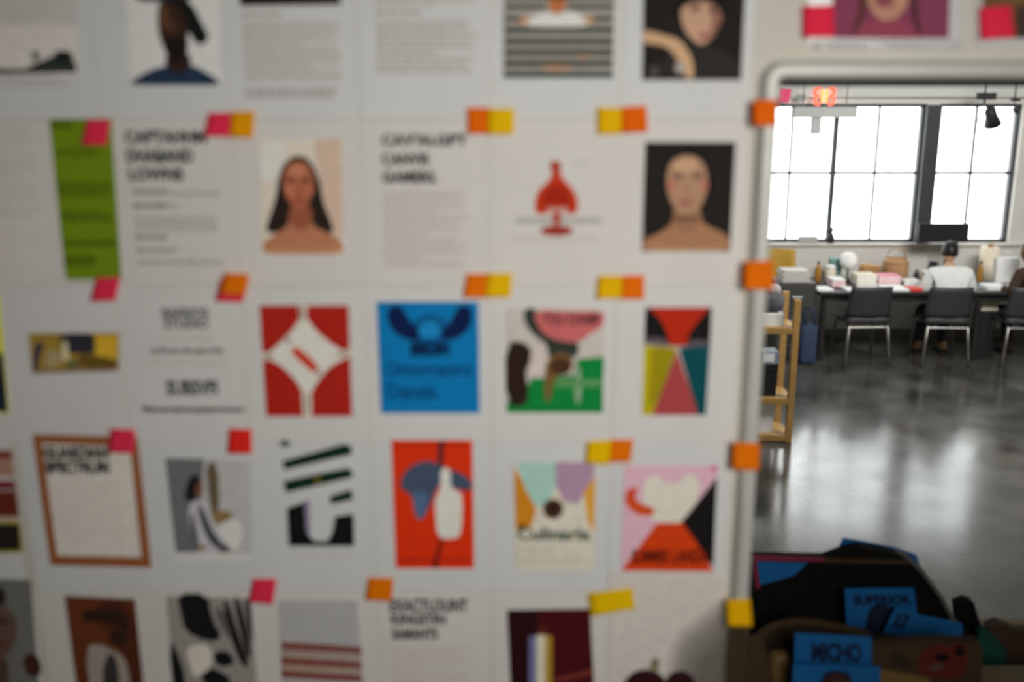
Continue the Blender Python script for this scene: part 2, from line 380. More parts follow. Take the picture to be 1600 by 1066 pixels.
shape(p, 'printed_dress', smooth([(1040, 80), (1100, 70), (1150, 90), (1156, 124), (1030, 124)], 1), (50, 46, 44))
shape(p, 'printed_face', smooth([(1062, 8), (1080, -8), (1112, -6), (1125, 20), (1118, 48), (1102, 70), (1090, 70), (1074, 56), (1064, 36)]), (196, 156, 130))
shape(p, 'printed_cheek', ell(1121, 28, 6, 10), (190, 120, 100)); shape(p, 'printed_shade', smooth([(1110, 0), (1128, 20), (1120, 50), (1104, 70), (1112, 40)], 1), (150, 108, 90))
shape(p, 'printed_lips', ell(1100, 57, 9, 4, -10), (160, 84, 86)); shape(p, 'printed_eye', ell(1086, 13, 8, 4, -10), (60, 42, 38)); shape(p, 'printed_eye', ell(1112, 15, 6, 4), (70, 46, 40))
shape(p, 'printed_fringe', smooth([(1050, 20), (1062, -10), (1090, -20), (1130, -10), (1142, 30), (1128, 14), (1105, 2), (1082, 4), (1064, 12), (1058, 34)], 1), (24, 20, 20))
shape(p, 'printed_arm', smooth([(1004, 46), (1030, 53), (1058, 60), (1070, 72), (1082, 96), (1084, 123), (1072, 123), (1062, 100), (1046, 76), (1028, 70), (1004, 68)], 1), (204, 166, 130))
shape(p, 'printed_watch', ell(1062, 106, 8, 9), (176, 170, 166)); shape(p, 'printed_lapel', ell(1022, 112, 8, 10), (84, 78, 72))

# ---- row 2
s = sheet(0, 2, 'white table of small print left of the green strip')
lines(s, -38, 196, 74, 345, 7, (140, 136, 132), 3.8, 0.25); lines(s, -38, 352, 70, 432, 6.5, (142, 138, 134), 3.6, 0.35)
for xx in (18, 34, 60): shape(s, 'table_rule', [(xx, 215), (xx + 2, 215), (xx + 14, 420), (xx + 12, 420)], (150, 147, 142))
s = sheet(0, 2, 'bright green printed strip pinned at the left of the wall', 'paper_strip', quad=[(104, 437), (191, 437), (175, 185), (78, 186)], mat=M('lime_paper', ink((112, 140, 6), 140, 310), 0.7, 0.04, 20))
LAY[s.name] = 3
text(s, 'heading_text', [('BATES', 82, 190, 114, 200)], (40, 60, 10), 0.03)
lines(s, 90, 234, 160, 246, 6, (54, 70, 4), 3.5, 0.1); lines(s, 92, 285, 178, 308, 6, (54, 70, 4), 4, 0.1, 0.1); lines(s, 97, 330, 180, 350, 6, (50, 64, 4), 4, 0.15, 0.1); lines(s, 100, 375, 185, 388, 5, (48, 62, 4), 4, 0.05); lines(s, 102, 400, 150, 418, 5, (48, 60, 4), 4, 0.05)
s = sheet(1, 2, 'page with three-line bold black heading under pink and amber notes')
text(s, 'heading_text', [('CAPTAHHM', 197, 204, 322, 224), ('DHABAND', 200, 233, 302, 254), ('LOWNS', 203, 262, 287, 282)], (28, 34, 32), 0.045)
for x0, y0, x1, c in ((209, 296, 264, 104), (268, 299, 345, 140), (209, 318, 265, 104), (266, 318, 280, 140), (212, 338, 343, 142), (212, 347, 345, 142), (214, 355, 345, 150), (213, 367, 263, 112), (215, 387, 280, 124), (217, 406, 350, 138)):
    lines(s, x0, y0, x1, y0 + 9, 9.5, (c, c - 2, c - 6), 7, 0.02)
s = sheet(2, 2, 'portrait print of a woman with long dark hair on pink beige')
p = shape(s, 'photo_print', [(404, 217), (534, 217), (538, 397), (411, 397)], (196, 180, 168))
shape(p, 'printed_glow', smooth([(405, 218), (450, 218), (440, 270), (407, 290)], 1), (212, 200, 190)); shape(p, 'printed_backdrop', [(490, 217), (534, 217), (538, 370), (505, 370), (500, 280)], (182, 160, 144))
shape(p, 'printed_hair', smooth([(436, 275), (446, 252), (466, 241), (486, 250), (500, 280), (506, 318), (520, 350), (522, 364), (500, 368), (470, 350), (436, 364), (418, 364), (416, 354), (430, 315)], 1), (38, 29, 25))
shape(p, 'printed_shoulders', smooth([(412, 397), (412, 378), (430, 366), (452, 352), (456, 320), (484, 320), (488, 352), (512, 364), (534, 374), (538, 397), (475, 397)], 1), (170, 112, 82))
shape(p, 'printed_chest', smooth([(412, 397), (420, 385), (475, 390), (530, 383), (538, 397)], 1), (178, 128, 92))
shape(p, 'printed_neck', smooth([(454, 318), (487, 318), (490, 350), (472, 362), (450, 350)]), (140, 80, 58))
shape(p, 'printed_face', smooth([(444, 270), (456, 252), (478, 252), (491, 272), (490, 302), (478, 326), (464, 328), (450, 312), (443, 290)]), (166, 98, 72))
shape(p, 'printed_forehead', ell(465, 266, 14, 10), (188, 122, 92)); shape(p, 'printed_cheek', ell(452, 296, 7, 9), (186, 112, 84)); shape(p, 'printed_cheek', ell(486, 296, 5, 9), (180, 104, 78))
for ex in (454, 479): shape(p, 'printed_eye', ell(ex, 281, 7, 3.5), (84, 48, 36))
shape(p, 'printed_nose', ell(468, 298, 4, 6), (150, 84, 60)); shape(p, 'printed_lips', ell(467, 313, 9, 4), (146, 66, 54))
s = sheet(3, 2, 'page headed by three short bold lines over faint paragraphs')
text(s, 'heading_text', [("CAV'ALGPT", 597, 209, 730, 228), ('CANVIS', 597, 239, 671, 258), ('GAMERS.', 598, 267, 684, 286)], (32, 37, 35), 0.04)
lines(s, 600, 298, 735, 420, 6.1, (162, 156, 152), 3.3, 0.15)
s = sheet(4, 2, 'printout of a red glass bottle shape on white')
shape(s, 'printed_shelf', rect(806, 340, 940, 349), (166, 163, 158)); lines(s, 800, 368, 940, 384, 7, (172, 168, 163), 3.5, 0.1); lines(s, 896, 252, 925, 258, 7, (168, 166, 162), 4, 0)
q = shape(s, 'bottle_picture', smooth([(836, 334), (836, 312), (842, 296), (856, 284), (862, 276), (862, 264), (876, 264), (877, 276), (884, 284), (896, 296), (903, 312), (902, 334), (886, 334), (870, 330), (852, 334)], 1), (186, 54, 24))
shape(q, 'printed_glass', smooth([(848, 326), (848, 305), (860, 290), (878, 290), (891, 305), (891, 326), (870, 318)], 1), (158, 34, 14))
shape(q, 'printed_stopper', ell(868, 259, 9, 8), (160, 52, 34)); shape(q, 'printed_glint', smooth([(854, 333), (856, 322), (870, 326), (886, 322), (888, 333)], 1), (190, 150, 140))
shape(q, 'printed_stem', [(862, 332), (878, 332), (874, 352), (866, 352)], (170, 70, 55)); shape(q, 'printed_foot', ell(870, 360, 26, 8), (150, 46, 36))
s = sheet(5, 2, 'portrait print of a bare-shouldered woman on black')
p = shape(s, 'photo_print', [(1008, 222), (1149, 222), (1140, 392), (1003, 392)], (37, 32, 31))
shape(p, 'printed_hair', ell(1075, 285, 40, 55), (30, 26, 25))
shape(p, 'printed_shoulders', smooth([(1003, 392), (1004, 374), (1030, 364), (1050, 350), (1054, 320), (1092, 320), (1096, 348), (1118, 358), (1140, 370), (1140, 392), (1070, 392)], 1), (174, 126, 94))
shape(p, 'printed_chest', smooth([(1003, 392), (1010, 380), (1070, 388), (1135, 380), (1140, 392)], 1), (186, 138, 100))
shape(p, 'printed_neck', smooth([(1052, 322), (1094, 322), (1096, 350), (1072, 366), (1050, 350)]), (160, 116, 86))
shape(p, 'printed_face', smooth([(1040, 275), (1048, 250), (1072, 240), (1096, 248), (1106, 275), (1103, 305), (1090, 330), (1070, 340), (1054, 328), (1042, 302)]), (182, 142, 114))
shape(p, 'printed_forehead', ell(1070, 258, 20, 11), (200, 160, 128)); shape(p, 'printed_cheek', ell(1048, 290, 7, 9), (192, 122, 100)); shape(p, 'printed_cheek', ell(1100, 290, 6, 9), (190, 118, 98))
for ex in (1058, 1090): shape(p, 'printed_eye', ell(ex, 275, 9, 3.5), (92, 70, 58))
shape(p, 'printed_nose', ell(1072, 298, 4, 6), (170, 124, 98)); shape(p, 'printed_lips', ell(1070, 316, 11, 4.5), (164, 100, 88)); shape(p, 'printed_chin_shade', ell(1070, 341, 22, 4), (112, 78, 60))

# ---- row 3
s = sheet(-1, 3, 'yellow and navy printout cut by the left picture edge')
shape(s, 'printed_panel', [(-90, 462), (0, 462), (16, 645), (-80, 645)], (150, 152, 20)); shape(s, 'printed_shape', [(-50, 545), (6, 552), (14, 643), (-50, 643)], (30, 34, 48))
s = sheet(0, 3, 'printout of a gold and navy banner picture on white')
p = shape(s, 'photo_print', [(46, 520), (187, 520), (187, 578), (52, 582)], (150, 122, 48))
shape(p, 'printed_figure', smooth([(94, 520), (150, 520), (156, 542), (150, 552), (105, 552), (96, 538)], 1), (44, 44, 52)); shape(p, 'printed_figure', smooth([(54, 540), (66, 530), (70, 540), (62, 560), (60, 582), (53, 582)], 1), (52, 46, 70))
shape(p, 'printed_stroke', smooth([(98, 535), (106, 530), (110, 560), (100, 566)], 1), (150, 144, 118)); shape(p, 'printed_patch', rect(150, 524, 184, 560), (168, 134, 36)); shape(p, 'printed_patch', smooth([(75, 545), (98, 548), (98, 572), (70, 574)], 1), (140, 128, 92))
shape(p, 'printed_patch', smooth([(104, 562), (125, 564), (122, 577), (106, 576)], 1), (92, 106, 66)); shape(p, 'printed_patch', smooth([(120, 550), (185, 560), (186, 576), (125, 576)], 1), (104, 82, 30)); shape(p, 'printed_edge', [(52, 578), (187, 575), (187, 579), (52, 583)], (140, 110, 92))
s = sheet(1, 3, 'page of centred grey logotypes and captions')
text(s, 'logo_text', [('BARRIOS', 255, 480, 326, 496), ('STUDIO', 258, 497, 326, 513)], (92, 92, 86), 0.04); lines(s, 252, 526, 335, 533, 8, (150, 147, 141), 5, 0)
text(s, 'caption_text', [('arbres-et-parole', 238, 541, 349, 555)], (98, 98, 92), 0.03); lines(s, 232, 563, 362, 570, 8, (150, 147, 141), 5, 0)
text(s, 'logo_text', [('SUBSVFI', 262, 593, 340, 617)], (66, 67, 62), 0.04); text(s, 'caption_text', [('Manuscriptumquaternionem', 225, 633, 382, 646)], (84, 84, 78), 0.04)
s = sheet(2, 3, 'red poster crossed by a white diamond band')
p = shape(s, 'poster_print', [(406, 477), (545, 477), (551, 650), (417, 650)], (158, 31, 20))
shape(p, 'printed_diamond', smooth([(474, 486), (490, 512), (512, 532), (548, 556), (516, 572), (496, 596), (481, 625), (466, 598), (445, 574), (413, 556), (440, 534), (462, 510)], 1), (190, 183, 174))
for q in ([(466, 474), (481, 474), (478, 505), (470, 505)], [(472, 612), (487, 612), (488, 653), (475, 653)], [(410, 549), (432, 552), (432, 560), (411, 563)], [(520, 550), (550, 544), (551, 556), (522, 562)]): shape(p, 'printed_band', q, (176, 168, 158))
for q in ([(469, 477), (473, 477), (473, 500), (470, 500)], [(478, 614), (481, 614), (482, 648), (479, 648)], [(414, 556), (428, 553), (428, 556), (415, 560)], [(528, 553), (546, 549), (546, 552), (529, 557)]): shape(p, 'printed_crease', q, (96, 82, 70))
shape(p, 'printed_bar', smooth([(456, 545), (464, 539), (500, 572), (494, 580), (487, 580), (458, 553)], 1), (184, 56, 34))
shape(p, 'printed_tip', ell(451, 531, 5, 4, 45), (140, 130, 118)); shape(p, 'printed_tip', ell(499, 582, 5, 4, 45), (140, 130, 118))
s = sheet(3, 3, 'bright blue poster with navy antler shapes and lettering')
p = shape(s, 'poster_print', [(589, 471), (748, 471), (750, 645), (596, 645)], (0, 112, 172))
shape(p, 'printed_head', ell(672, 514, 30, 24), (0, 84, 140))
shape(p, 'printed_antler', smooth([(604, 490), (610, 478), (624, 476), (634, 488), (642, 504), (656, 512), (658, 530), (640, 532), (622, 524), (608, 508)]), (8, 27, 72))
shape(p, 'printed_antler', smooth([(738, 488), (734, 478), (720, 476), (710, 488), (704, 504), (692, 512), (690, 530), (706, 532), (724, 522), (737, 508)]), (8, 27, 72))
shape(p, 'printed_disc', ell(671, 516, 17, 15), (22, 128, 188)); shape(p, 'printed_jaw', smooth([(640, 528), (704, 528), (700, 556), (644, 556)], 1), (4, 70, 124))
text(p, 'poster_text', [('BRUN', 642, 535, 702, 556)], (5, 22, 54), 0.045)
text(p, 'poster_text', [('Omnigrammi', 604, 564, 737, 594), ('Dansia.', 606, 598, 685, 622)], (3, 54, 104), 0.02)
s = sheet(4, 3, 'poster of pink and dark shapes on green ground')
p = shape(s, 'poster_print', [(792, 482), (945, 482), (942, 643), (792, 643)], (180, 172, 166))
shape(p, 'printed_lawn', smooth([(792, 644), (792, 628), (826, 600), (830, 590), (870, 588), (896, 585), (902, 560), (944, 557), (942, 600), (942, 644), (870, 644)], 0), (10, 122, 54))
shape(p, 'printed_dark_form', smooth([(817, 482), (838, 480), (850, 512), (864, 528), (905, 530), (902, 562), (856, 560), (855, 538), (836, 526), (820, 506)], 1), (48, 56, 50))
shape(p, 'printed_pink_form', smooth([(832, 483), (890, 486), (944, 485), (944, 508), (920, 522), (904, 536), (862, 530), (842, 514)], 1), (200, 104, 104))
text(p, 'poster_text', [('YOU CHAMP', 848, 489, 938, 507)], (74, 42, 44), 0.03)
shape(p, 'printed_brown_form', smooth([(790, 533), (820, 533), (832, 550), (828, 566), (821, 582), (827, 612), (822, 634), (791, 634)], 1), (42, 29, 19))
shape(p, 'printed_stool', smooth([(854, 560), (876, 548), (896, 558), (894, 580), (866, 588), (860, 628), (852, 628), (850, 590)], 1), (112, 82, 48)); shape(p, 'printed_seat', ell(876, 572, 17, 14), (68, 44, 24))
shape(p, 'printed_cup', smooth([(898, 572), (908, 572), (908, 630), (898, 630)], 1), (130, 158, 128)); shape(p, 'printed_grass', rect(868, 592, 940, 604), (86, 140, 86)); shape(p, 'printed_splash', smooth([(832, 540), (850, 545), (850, 590), (834, 590), (826, 575)], 1), (184, 174, 168))
s = sheet(5, 3, 'poster of black, red, yellow, pink and teal triangles')
p = shape(s, 'poster_print', [(1008, 480), (1112, 480), (1109, 538), (1006, 538)], (27, 25, 25))
shape(p, 'printed_red', [(1014, 480), (1108, 480), (1088, 504), (1076, 520), (1072, 540), (1046, 540), (1042, 520), (1032, 500)], (205, 46, 18))
shape(p, 'printed_band', smooth([(1006, 526), (1040, 528), (1046, 540), (1072, 540), (1080, 530), (1110, 532), (1109, 542), (1006, 540)], 1), (108, 98, 106))
shape(p, 'printed_yellow', [(1006, 539), (1058, 543), (1018, 648), (1003, 648)], (194, 180, 12)); shape(p, 'printed_olive', [(1018, 541), (1058, 545), (1030, 618), (1012, 640)], (172, 156, 16))
shape(p, 'printed_pink', [(1058, 548), (1091, 648), (1018, 648)], (186, 76, 78)); shape(p, 'printed_teal', [(1060, 543), (1109, 539), (1102, 648), (1090, 648)], (4, 82, 92))

# ---- row 4
s = sheet(-1, 4, 'colourful magazine page cut by the left picture edge', dx=-0.002)
for y0, y1, c in ((703, 716, (138, 62, 54)), (716, 744, (150, 112, 98)), (750, 764, (134, 44, 56)), (766, 806, (112, 44, 30)), (806, 816, (140, 124, 108)), (816, 862, (34, 30, 28))):
    shape(s, 'printed_panel', [(-70, y0), (20 + (y0 - 705) * .115, y0), (20 + (y1 - 705) * .115, y1), (-60, y1)], c)
shape(s, 'printed_rule', [(-60, 814), (33, 814), (38, 862), (-60, 866), (-60, 860), (34, 858), (31, 818), (-60, 818)], (134, 124, 40))
s = sheet(0, 4, 'page bordered in terracotta under a pink note', dx=0.016, rot=1.0)
p = shape(s, 'printed_border', [(52, 678), (216, 682), (238, 886), (80, 882)], (160, 92, 48)); shape(p, 'printed_field', [(67, 692), (204, 697), (222, 870), (91, 867)], (150, 143, 137))
text(s, 'heading_text', [('GUARDIAN', 70, 696, 170, 717), ('SPECTRUM', 73, 719, 171, 739)], (36, 38, 36), 0.065)
lines(s, 78, 748, 205, 840, 6, (143, 136, 130), 3, 0.2, 0.09)
s = sheet(1, 4, 'grey photo print of a seated dark haired woman', dx=0.01)
p = shape(s, 'photo_print', [(259, 715), (393, 718), (396, 862), (276, 862)], (146, 146, 146))
shape(p, 'printed_wall', [(259, 715), (320, 716), (310, 862), (276, 862)], (116, 118, 122)); shape(p, 'printed_pillar', smooth([(322, 722), (342, 722), (344, 805), (332, 808), (326, 770)], 1), (112, 96, 72))
shape(p, 'printed_hat', smooth([(326, 800), (345, 796), (366, 800), (362, 812), (340, 822)], 1), (150, 122, 78)); shape(p, 'printed_skirt', smooth([(340, 820), (370, 806), (382, 830), (372, 862), (330, 862)], 1), (184, 178, 168))
shape(p, 'printed_blouse', smooth([(294, 790), (310, 778), (326, 790), (338, 822), (352, 845), (366, 858), (312, 862), (300, 835)], 1), (146, 144, 150))
shape(p, 'printed_stripe', smooth([(308, 790), (316, 786), (338, 840), (366, 858), (340, 858), (322, 838)], 1), (74, 76, 84)); shape(p, 'printed_stripe', smooth([(298, 800), (304, 800), (314, 860), (302, 858)], 1), (96, 98, 106))
shape(p, 'printed_hair', smooth([(296, 745), (308, 738), (316, 750), (312, 776), (296, 784), (288, 776)]), (34, 30, 30)); shape(p, 'printed_face', ell(313, 764, 6, 11, 8), (142, 92, 68))
shape(p, 'printed_foot', ell(316, 854, 8, 4), (150, 106, 74)); shape(p, 'printed_foot', ell(352, 859, 12, 3), (112, 104, 100)); lines(s, 278, 867, 388, 875, 8, (160, 157, 152), 6, 0)
s = sheet(2, 4, 'poster of slanted dark green bars and black bottle outline')
for q in ([(441, 720), (538, 693), (550, 697), (550, 709), (446, 733)], [(444, 751), (545, 730), (552, 738), (551, 745), (447, 769)], [(515, 775), (549, 764), (553, 779), (518, 787)]): shape(s, 'printed_bar', q, (14, 38, 22))
shape(s, 'printed_outline', [(449, 793), (476, 784), (479, 826), (488, 842), (500, 846), (514, 844), (521, 828), (524, 806), (553, 802), (554, 852), (452, 852)], (13, 15, 15))
shape(s, 'printed_edge', [(476, 782), (484, 780), (486, 832), (482, 836), (479, 826)], (128, 122, 148)); shape(s, 'printed_dot', ell(446, 692, 8, 6), (64, 88, 68)); shape(s, 'printed_dot', ell(497, 749, 5, 3), (130, 110, 30))
lines(s, 453, 857, 553, 872, 7.5, (146, 146, 142), 4.5, 0.02)
s = sheet(3, 4, 'orange poster of a blue coat and white bottle')
p = shape(s, 'poster_print', [(612, 687), (738, 687), (741, 887), (619, 887)], (208, 46, 10))
lines(p, 618, 692, 732, 699, 8, (164, 34, 14), 6, 0, name='poster_text'); lines(p, 626, 870, 735, 879, 9, (150, 30, 14), 7, 0, name='poster_text')
shape(p, 'printed_pole', [(686, 687), (694, 687), (692, 745), (682, 745)], (62, 36, 44))
shape(p, 'printed_coat', smooth([(624, 762), (630, 738), (650, 722), (672, 718), (690, 728), (722, 738), (738, 752), (738, 766), (712, 764), (688, 752), (678, 774), (668, 800), (658, 812), (648, 802), (644, 772)], 1), (64, 76, 98))
shape(p, 'printed_sleeve', smooth([(644, 766), (668, 766), (668, 796), (658, 814), (648, 804)], 1), (72, 96, 128))
shape(p, 'printed_cane', [(688, 838), (694, 838), (684, 887), (674, 887)], (112, 26, 16))
shape(p, 'printed_bottle', smooth([(688, 730), (704, 730), (704, 762), (720, 768), (723, 780), (721, 836), (708, 841), (684, 840), (680, 800), (680, 776), (689, 764)], 1), (196, 190, 180))
s = sheet(4, 4, 'cream poster with mint, lilac and orange petals')
p = shape(s, 'poster_print', [(804, 721), (930, 721), (927, 888), (805, 888)], (178, 173, 160))
shape(p, 'printed_petal', smooth([(803, 730), (818, 752), (838, 796), (830, 822), (806, 828)], 0), (198, 128, 26)); shape(p, 'printed_petal', smooth([(807, 721), (868, 721), (870, 755), (856, 784), (838, 792), (822, 766)], 0), (146, 180, 170))
shape(p, 'printed_petal', [(868, 721), (930, 721), (926, 752), (902, 786), (880, 782), (868, 756)], (166, 136, 160)); shape(p, 'printed_petal', [(912, 768), (930, 744), (928, 830), (918, 814)], (204, 146, 46))
shape(p, 'printed_eye', ell(864, 794, 16, 16), (78, 54, 38)); shape(p, 'printed_pupil', ell(864, 794, 9, 9), (44, 26, 20)); shape(p, 'printed_seed', ell(815, 822, 6, 5), (110, 66, 20))
text(p, 'poster_text', [('Culinaria', 808, 823, 922, 843)], (64, 78, 64), 0.035); lines(p, 807, 852, 870, 864, 6, (158, 154, 140), 4, 0.1); lines(p, 807, 870, 920, 884, 6, (160, 156, 142), 4, 0.2)
s = sheet(5, 4, 'pink poster with orange triangle and black wedge')
p = shape(s, 'poster_print', [(975, 727), (1120, 727), (1114, 892), (970, 890)], (212, 160, 174))
shape(p, 'printed_face', smooth([(1008, 744), (1028, 740), (1036, 754), (1062, 754), (1070, 740), (1090, 742), (1094, 772), (1074, 818), (1024, 818), (1002, 790)], 1), (192, 182, 172))
shape(p, 'printed_wedge', [(1120, 744), (1114, 884), (1096, 866), (1064, 814), (1084, 790)], (22, 20, 20)); shape(p, 'printed_triangle', [(970, 891), (1026, 816), (1066, 816), (1098, 862), (1114, 892)], (210, 62, 14))
shape(p, 'printed_claw', smooth([(975, 772), (986, 759), (999, 764), (990, 774), (1000, 787), (1024, 793), (1020, 805), (996, 804), (978, 790)], 1), (210, 76, 34))
text(p, 'poster_text', [('SUMMER LANDIA', 986, 857, 1108, 879)], (78, 20, 10), 0.035); shape(p, 'printed_corner', [(1108, 728), (1120, 727), (1119, 740)], (206, 60, 120))

# ---- row 5
s = sheet(-1, 5, 'portrait print with topknot in the lower left corner', dx=0.01)
p = shape(s, 'photo_print', [(-70, 902), (50, 905), (64, 1100), (-50, 1100)], (108, 107, 104))
shape(p, 'printed_topknot', smooth([(-12, 922), (4, 914), (12, 930), (8, 946), (-12, 946)]), (38, 32, 34)); shape(p, 'printed_neck', smooth([(-30, 1020), (14, 1016), (16, 1100), (-30, 1100)], 1), (82, 62, 52))
shape(p, 'printed_face', smooth([(-30, 950), (0, 940), (22, 954), (30, 980), (24, 1008), (10, 1028), (-20, 1030)]), (98, 76, 64)); shape(p, 'printed_brow', ell(2, 970, 12, 4), (52, 42, 38)); shape(p, 'printed_lips', ell(4, 1004, 9, 5), (92, 54, 46))
shape(s, 'printed_bottle', smooth([(36, 1030), (46, 1018), (60, 1022), (67, 1040), (64, 1056), (44, 1056)]), (66, 38, 26))
s = sheet(0, 5, 'rust brown poster with pale figure near the bottom left', dx=0.018, rot=0.8)
p = shape(s, 'poster_print', [(102, 930), (212, 935), (230, 1110), (126, 1110)], (112, 56, 28))
shape(p, 'printed_shade', smooth([(150, 935), (212, 936), (228, 1090), (190, 1080), (190, 1000), (160, 985)], 1), (86, 42, 24)); shape(p, 'printed_arm', smooth([(130, 954), (150, 950), (190, 950), (204, 968), (198, 990), (184, 974), (150, 970), (132, 972)], 1), (54, 32, 22))
shape(p, 'printed_figure', smooth([(134, 1010), (156, 1004), (176, 1014), (196, 1024), (205, 1060), (205, 1100), (145, 1100)], 1), (130, 120, 112)); shape(p, 'printed_fold', smooth([(164, 1022), (184, 1020), (190, 1100), (160, 1100)], 1), (58, 54, 56)); shape(p, 'printed_hair', ell(186, 996, 14, 12), (52, 32, 22))
s = sheet(1, 5, 'black and white abstract photo print below the seated woman', dx=0.008)
p = shape(s, 'photo_print', [(260, 930), (392, 934), (406, 1110), (278, 1110)], (128, 123, 118))
for q in (smooth([(276, 926), (326, 926), (332, 966), (350, 996), (326, 1002), (290, 986), (284, 960)], 1), smooth([(348, 940), (356, 934), (372, 985), (392, 1040), (380, 1042), (362, 1000)], 1), smooth([(364, 932), (374, 932), (390, 990), (394, 1030), (384, 1020)], 1), smooth([(264, 1000), (276, 1010), (292, 1060), (290, 1110), (276, 1110)], 1), smooth([(334, 1018), (356, 1014), (370, 1034), (350, 1042), (336, 1034)], 1), smooth([(312, 1042), (330, 1040), (366, 1060), (360, 1110), (320, 1070)], 1), smooth([(382, 934), (392, 934), (398, 1000), (392, 1000)], 1)):
    shape(p, 'printed_dark_form', q, (22, 21, 23))
shape(p, 'printed_light_form', smooth([(290, 1008), (330, 1004), (334, 1040), (305, 1060), (298, 1040)], 1), (150, 143, 136)); shape(p, 'printed_grey_form', smooth([(334, 950), (348, 946), (366, 1000), (352, 990)], 1), (98, 92, 90))
s = sheet(2, 5, 'grey photo print with rust coloured horizontal stripes')
p = shape(s, 'photo_print', [(436, 938), (558, 937), (572, 1110), (444, 1110)], (140, 140, 140))
for yy in (1002, 1025, 1046, 1070): shape(p, 'printed_stripe', [(440, yy), (565, yy + 8), (566, yy + 18), (441, yy + 11)], (116, 50, 40))
for yy in (1014, 1036): shape(p, 'printed_gap', [(441, yy), (566, yy + 8), (566, yy + 15), (441, yy + 9)], (146, 126, 112))
s = sheet(3, 5, 'page with bold heading beside the lower orange note')
text(s, 'heading_text', [('EXACTLOUNT', 610, 935, 731, 955), ('KINGSTIN', 612, 958, 696, 975), ('SAMANTS', 613, 981, 684, 998)], (36, 39, 37), 0.04)
lines(s, 612, 1010, 736, 1100, 6.6, (150, 145, 139), 3.6, 0.15)
s = sheet(4, 5, 'dark burgundy print of a lit candle column')
p = shape(s, 'photo_print', [(792, 952), (922, 950), (930, 1110), (800, 1110)], (72, 14, 20)); shape(p, 'printed_dark', [(792, 952), (840, 952), (840, 1110), (800, 1110)], (42, 12, 16))
shape(p, 'printed_wick', smooth([(840, 976), (856, 976), (858, 996), (840, 996)], 1), (92, 34, 24)); shape(p, 'printed_column', rect(827, 993, 839, 1110), (116, 120, 164)); shape(p, 'printed_column', rect(838, 991, 853, 1110), (188, 176, 156)); shape(p, 'printed_column', rect(852, 992, 863, 1110), (176, 136, 48))
shape(p, 'printed_streak', [(866, 1058), (925, 1044), (927, 1052), (868, 1066)], (120, 50, 44))
s = sheet(5, 5, 'photo print of dark plum fruit on a shaded grey ground', dx=-0.003)
p = shape(s, 'photo_print', [(952, 895), (1134, 895), (1126, 1110), (950, 1110)], (172, 167, 161))
for k in range(6): shape(p, 'printed_shadow', smooth([(1133, 925 + 9 * k), (1096 + 6 * k, 958 + 9 * k), (1052 + 9 * k, 992 + 7 * k), (1040 + 10 * k, 1050), (1030 + 10 * k, 1110), (1126, 1110)], 1), (164 - 11 * k, 159 - 11 * k, 153 - 11 * k))
shape(p, 'printed_fruit', ell(1008, 1078, 36, 34), (52, 18, 26)); shape(p, 'printed_fruit', ell(1062, 1076, 26, 30), (46, 20, 28)); shape(p, 'printed_stem', smooth([(1014, 1046), (1018, 1026), (1030, 1026), (1028, 1050)], 1), (134, 120, 92))

# ---- two photo sheets above the opening
def over(quad, label):
    o = sheet(6, 1, label, 'photo_sleeve', quad=quad, mat=M('clear_plastic_sleeve', (0.70, 0.70, 0.70), 0.22, 0.03, 14, spec=0.6), cat='photo sleeve'); LAY[o.name] = 2; return o
s = over([(1264, 76), (1502, 74), (1502, -110), (1262, -110)], 'clear sleeve with plum photo of a face above the opening')
p = shape(s, 'photo_print', [(1298, -100), (1486, -100), (1481, 60), (1301, 60)], (122, 58, 82))
shape(p, 'printed_jumper', smooth([(1330, 60), (1340, 40), (1365, 34), (1410, 34), (1436, 44), (1440, 60)], 1), (136, 62, 82))
shape(p, 'printed_hair', smooth([(1344, -60), (1358, -40), (1356, 10), (1338, 54), (1328, 54), (1342, 10)], 1), (84, 48, 50)); shape(p, 'printed_hair', smooth([(1420, -60), (1432, -40), (1432, 20), (1440, 54), (1430, 54), (1420, 10)], 1), (74, 42, 46))
shape(p, 'printed_face', smooth([(1350, -50), (1424, -50), (1420, 0), (1404, 28), (1382, 35), (1364, 24), (1352, 0)]), (172, 128, 106)); shape(p, 'printed_lips', ell(1381, 6, 15, 7), (140, 76, 84)); shape(p, 'printed_teeth', ell(1380, -2, 14, 5), (110, 60, 66))
cr = B().grid(lambda u, v: Vector((at(1270 + 230 * u, 70, 0).x - s.location.x, -0.004 - 0.006 * abs(math.sin(u * 7 + v)) * v, at(1270, 64 + 12 * v, 0).z - s.location.z)), 24, 3, 0.0006)
cr.build('sleeve_edge', M('plastic_edge', (0.74, 0.74, 0.75), 0.12, 0.03, 30, spec=0.8), s, (0, 0, 0), True)
s = over([(1524, 74), (1720, 74), (1720, -110), (1526, -110)], 'clear sleeve with brown photo in the top right corner')
p = shape(s, 'photo_print', [(1532, -100), (1700, -100), (1698, 60), (1534, 60)], (104, 78, 50)); shape(p, 'printed_shade', [(1584, 10), (1700, 0), (1698, 60), (1586, 60)], (64, 50, 44))

